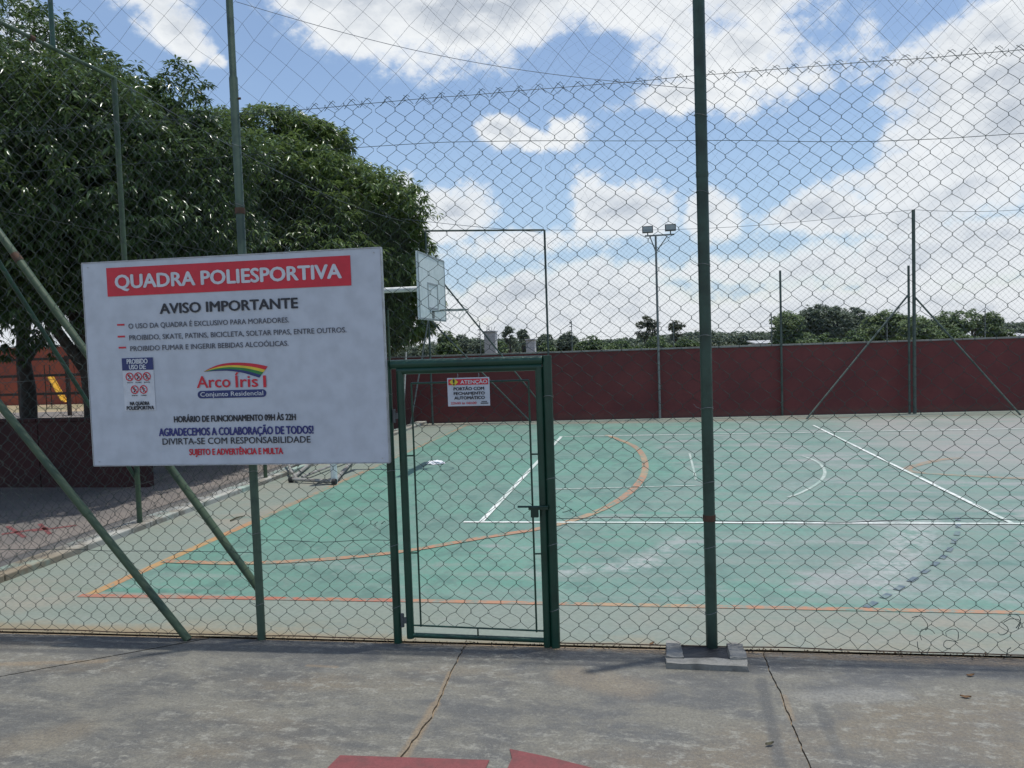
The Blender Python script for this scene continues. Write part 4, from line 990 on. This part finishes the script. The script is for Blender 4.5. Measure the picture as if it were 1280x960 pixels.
# far trees and bushes behind the wall: (kind, px left, px right, py top, distance)
def far_tree(x0, x1, ytop, dist, mat, label, dens=1.0, sparse=False, name='tree', cat='tree'):
    cpx = (x0+x1)/2; x0, x1 = cpx-(x1-cpx)*1.22, cpx+(x1-cpx)*1.22; p = aty(cpx, 425, dist); top = aty(cpx, ytop, dist)[2]; rad = (x1-x0)/2/FPX*dist; h = top+.15
    rg = np.random.default_rng(int(cpx*7)); t_ = empty(name, (p[0], dist, -.16)); tag(t_, label, cat, 'trees and bushes beyond the far wall')
    lobes = []
    nl = 10 if not sparse else 7
    for k in range(nl):
        a = rg.uniform(0, 2*PI); q = rg.uniform(.25, .72); lr = rad*rg.uniform(.3, .5)*(.6 if sparse else 1)
        zc = h*rg.uniform(.38, .86) if not sparse else h*rg.uniform(.6, .92)
        zc = min(zc, h-lr*.7)
        lobes.append((rad*q*math.cos(a), rad*q*math.sin(a), zc, lr, lr, lr*rg.uniform(.6, .9)))
    lobes.append((0, 0, h-rad*.35, rad*.4, rad*.4, rad*.35))
    P, N = lobes_points(lobes, (90/max(rad, .6)**1.0)*dens*(.5 if sparse else 1)*1.0, rg, .3); P = P[P[:, 2] > .1] ; N = N[:len(P)]
    L = (.0042 if not sparse else .0036)*dist
    V, F = leaf_cloud(P, N, L, L*.5, 6, .1, rg)
    fast_mesh('crown', V, F, mat, t_)
    mb = MB(); mb.path([(0, 0, 0), (.05, 0, h*.4), (0, .05, h*.75)], [.11, .08, .04], 7)
    for l in lobes[:4]: mb.path([(0, 0, h*.35), l[:3]], [.05, .015], 5)
    mb.build('trunk', 'bark', t_)
FT = [(540, 572, 414, 34, 'bush_leaf', 'light green tree seen through the hoop uprights, left of the dark round one', .8, False),
      (562, 592, 420, 52, 'dark_leaf', 'dark dome shaped tree beyond the wall, left of the white pillar', 1, False),
      (586, 612, 426, 50, 'dark_leaf', 'low dark tree right behind the white pillar', 1, False),
      (628, 646, 408, 60, 'dark_leaf', 'spindly open tree between the two white pillars', 1, True),
      (642, 664, 412, 60, 'dark_leaf', 'open dark tree just left of the shorter white pillar', 1, True),
      (664, 700, 419, 60, 'dark_leaf', 'dark tree right of the shorter white pillar', 1, False),
      (695, 724, 417, 62, 'dark_leaf', 'rounded dark tree behind the thin rod on the wall', 1, False),
      (795, 822, 396, 55, 'thin_leaf', 'tall sparse tree just left of the floodlight mast', 1, True),
      (834, 856, 401, 55, 'thin_leaf', 'sparse tree just right of the floodlight mast', 1, True),
      (955, 1012, 391, 40, 'mid_leaf', 'mid green tree behind the slim post, leftmost of the right hand group', 1, False),
      (1000, 1058, 382, 48, 'dark_leaf', 'tallest dark tree of the right hand group', 1.1, False),
      (1046, 1096, 386, 50, 'dark_leaf', 'dark tree just right of the tallest one', 1, False),
      (1086, 1134, 389, 40, 'mid_leaf', 'bright green tree left of the twin posts', 1, False),
      (1118, 1172, 396, 36, 'mid_leaf', 'green tree directly behind the twin posts', 1, False),
      (1160, 1206, 391, 38, 'mid_leaf', 'green tree behind the right hand brace', 1, False),
      (1206, 1224, 386, 42, 'mid_leaf', 'small tufted treetop on a thin stem near the right edge', .8, True),
      (1222, 1258, 391, 42, 'mid_leaf', 'green tree above the pale roof near the right edge', .9, False),
      (1250, 1300, 405, 70, 'dark_leaf', 'distant dark tree cut by the right edge', 1, False)]
for (x0, x1, yt, di, mt, lab, de, sp) in FT: far_tree(x0, x1, yt, di, mt, lab, de, sp)
bushes = [(612, 640, 428, 27, 'first low bush, between the two white pillars'), (666, 700, 428, 27, 'low bush right of the shorter white pillar'), (716, 760, 421, 29, 'rounded pale bush beyond the wall left of the mast'), (752, 800, 425, 28, 'low bush midway between the gate and the mast'),
          (796, 846, 421, 28, 'leafy bush right behind the floodlight mast'), (838, 872, 423, 30, 'bush showing left of the dark front post'), (1008, 1050, 418, 29, 'low bush under the tallest dark tree'), (1046, 1094, 413, 28, 'yellowish bush left of the twin posts'), (1164, 1216, 410, 28, 'bush right of the twin posts')]
for (x0, x1, yt, di, lab) in bushes: far_tree(x0, x1, yt, di, 'bush_leaf', lab, 1, False, 'bush', 'bush')
# far-off wood along the horizon
rg = np.random.default_rng(5); pts = []
for k in range(330):
    az0 = rg.uniform(-.75, .60); D_ = rg.uniform(150, 190); hh = rg.uniform(2.0, 2.8)+.5*math.sin(az0*23); r0 = rg.uniform(1.5, 3)
    pts.append((D_*math.sin(az0), D_*math.cos(az0), hh*.55, r0*1.4, r0, hh*.5))
P, N = lobes_points(pts, 1.3, rg, .2); V, F = leaf_cloud(P, N, .7, .4, 6, .1, rg)
tag(fast_mesh('distant_wood', V, F, 'dark_leaf'), 'far-off dark belt of trees along the horizon', 'trees', kind='stuff')

# white pillars and low roofs beyond the wall
def pillar(x0, x1, yt, dist, label, notch):
    a = aty(x0, yt, dist); b_ = aty(x1, yt, dist); wd = b_[0]-a[0]; t_ = empty('white_pillar', ((a[0]+b_[0])/2, dist, -.16)); tag(t_, label, 'pillar')
    MB().box((0, 0, a[2]/2+.05), (wd, .3, a[2]+.1)).build('shaft', 'pale_wall', t_, bevel=.01)
    MB().box((0, 0, a[2]+.12), (wd+.05, .36, .04)).build('cap', 'pale_wall', t_, bevel=.005)
    if notch:
        for k in range(4): MB().tube((-wd*.3+wd*.2*k, 0, a[2]+.13), (-wd*.35+wd*.25*k, 0, a[2]+.26), .006, n=5).build('spike', 'rubber', t_)
pillar(606, 620, 413, 22.5, 'taller white pillar with wire spikes rising behind the far wall', True)
pillar(658, 669, 423, 22.5, 'shorter white pillar behind the far wall, right of the taller one', False)
def shed(x0, x1, yt, ye, dist, label):
    a = aty(x0, ye, dist); b_ = aty(x1, yt, dist); wd = b_[0]-a[0]; t_ = empty('low_building', (a[0]+wd/2, dist, -.16)); tag(t_, label, 'building')
    he = a[2]+.16; hr = b_[2]+.16
    MB().box((0, 2, he/2), (wd*.96, 4, he)).build('wall', 'pale_wall', t_)
    MB().add([(-wd/2, -.3, he+.02), (wd/2, -.3, he+.02), (wd/2, 4.3, hr), (-wd/2, 4.3, hr), (-wd/2, -.3, he+.10), (wd/2, -.3, he+.10), (wd/2, 4.3, hr+.08), (-wd/2, 4.3, hr+.08)],
             [(0, 3, 2, 1), (4, 5, 6, 7), (0, 1, 5, 4), (1, 2, 6, 5), (2, 3, 7, 6), (3, 0, 4, 7)]).build('roof', 'grey_roof', t_)
    for k in range(3): 
        wn = MB().box((-wd*.3+wd*.3*k, -.01, he*.55), (wd*.12, .05, .8)).build('window', 'glass_dark', t_)
shed(1214, 1290, 413, 424, 44, 'pale low building with grey sheet roof at the right edge beyond the wall')
shed(1000, 1110, 421, 427, 52, 'long low roof glimpsed under the tallest dark tree')
shed(944, 998, 426, 431, 50, 'small grey roof beyond the wall between mast and slim post')

# ---------------------------------------------------------------- left background
ow = empty('orange_wall', (0, 0, 0)); tag(ow, 'sunlit orange-red wall seen under the mango trees at far left', 'wall')
for i in range(6):
    x0 = -40+i*4.2; MB().box((x0+2.1, 33.3, 1.25), (4.17, .18, 2.8)).build('wall_bay', 'orange_wall', ow); MB().box((x0+2.1, 33.3, 2.69), (4.17, .26, .06)).build('coping_piece', 'coping', ow)
lw = empty('low_wall', (0, 0, 0)); tag(lw, 'low dark red wall in deep tree shade behind the side fence', 'wall')
for i in range(5): MB().box((-17.1+2.0*i, 11.4, .42), (1.985, .16, 1.12)).build('wall_bay', 'low_wall_paint', lw, bevel=.01)
for i in range(5): MB().box((-17.1+2.0*i, 11.4, 1.005), (1.985, .22, .045)).build('coping_piece', 'low_wall_paint', lw, bevel=.008)
rf = empty('rail_fence', (0, 0, 0)); tag(rf, 'dark rail fence between the trunks in front of the orange wall', 'fence')
for z in (.72, 1.42, 2.05): MB().box((-20, 26, z), (13, .06, .10)).build('rail', 'playfield_wood', rf)
for k in range(7): MB().box((-26+2.1*k, 26.06, 1.0), (.12, .1, 2.3)).build('post', 'playfield_wood', rf)
sd = empty('playground_slide', (*[float(v) for v in aty(64, 470, 30.5)[:2]], -.16)); sd.scale = (.55, .6, .85); tag(sd, 'yellow playground slide glimpsed beyond the tree trunks', 'slide')
ch = MB(); 
for (y, hgt) in ((-.25, .12), (.25, .12)): ch.path([(-.35, y, 1.75), (-.1, y, 1.7), (.6, y, .9), (1.0, y, .45), (1.3, y, .38)], .05, 6)
ch.add([(-.35, -.25, 1.7), (-.1, -.25, 1.65), (.6, -.25, .85), (1.0, -.25, .4), (1.3, -.25, .33), (-.35, .25, 1.7), (-.1, .25, 1.65), (.6, .25, .85), (1.0, .25, .4), (1.3, .25, .33)], [(0, 1, 6, 5), (1, 2, 7, 6), (2, 3, 8, 7), (3, 4, 9, 8)])
ch.build('chute', 'slide_yellow', sd)
for y in (-.25, .25): MB().tube((-.35, y, 0), (-.35, y, 2.3), .035, n=8).build('ladder_upright', 'playfield_wood', sd)
for k in range(5): MB().tube((-.35, -.25, .3+.3*k), (-.35, .25, .3+.3*k), .02, n=6).build('rung', 'galv', sd)

# ---------------------------------------------------------------- litter
mb = MB(); 
for k in range(700):
    x = random.uniform(-5.8, 4); y = fy(x)+abs(random.gauss(0, .018))*random.choice((-1, 1))-.004; s_ = random.uniform(.004, .016); a = random.uniform(0, PI)
    mb.add([(x-s_*math.cos(a), y-s_*.5*math.sin(a), .004), (x+s_*.4, y-s_*.3, .012), (x+s_*math.cos(a), y+s_*.5*math.sin(a), .005), (x-s_*.2, y+s_*.35, .016)], [(0, 1, 2, 3)])
tag(mb.build('leaf_litter', 'litter'), 'brown dry litter gathered along the foot of the front fence', 'litter', kind='stuff')
def dry_leaf(px, py, L, a, label, mat='dry_leaf', name='dry_leaf'):
    gx, gy = gnd(px, py); me_ = MB(); n = 7; v = []
    for i in range(n):
        t_ = i/(n-1); wv = math.sin(PI*t_)*L*.2; c = (t_-.5)*L; z = .007+.012*abs(t_-.5)
        v += [(c, -wv, z+.004*t_), (c, 0, z-.003), (c, wv, z+.005)]
    f = []
    for i in range(n-1): f += [(3*i, 3*i+3, 3*i+4, 3*i+1), (3*i+1, 3*i+4, 3*i+5, 3*i+2)]
    o = me_.add(v, f).build(name, mat); o.location = (gx, gy, 0); o.rotation_euler = (0, 0, a); tag(o, label, 'leaf', 'dry leaves on the concrete')
dry_leaf(1213, 846, .05, .3, 'small curled brown leaf on the concrete, nearest the fence at right')
dry_leaf(1207, 873, .055, -.2, 'curled brown leaf on the concrete at right, closer to the viewer')
dry_leaf(962, 932, .05, .5, 'olive dry leaf on the pavement near the right hand joint', 'twig')
dry_leaf(247, 798, .08, .2, 'brown leaf at the foot of the slanted brace')
dry_leaf(815, 806, .05, .9, 'small brown leaf beside the concrete collar')
o = MB().path([(*gnd(288, 652), .012), (*gnd(296, 649), .02), (*gnd(306, 646), .012)], [.008, .01, .004], 6).build('stick', 'twig'); tag(o, 'short dark stick lying on the court apron left of the orange line', 'stick')
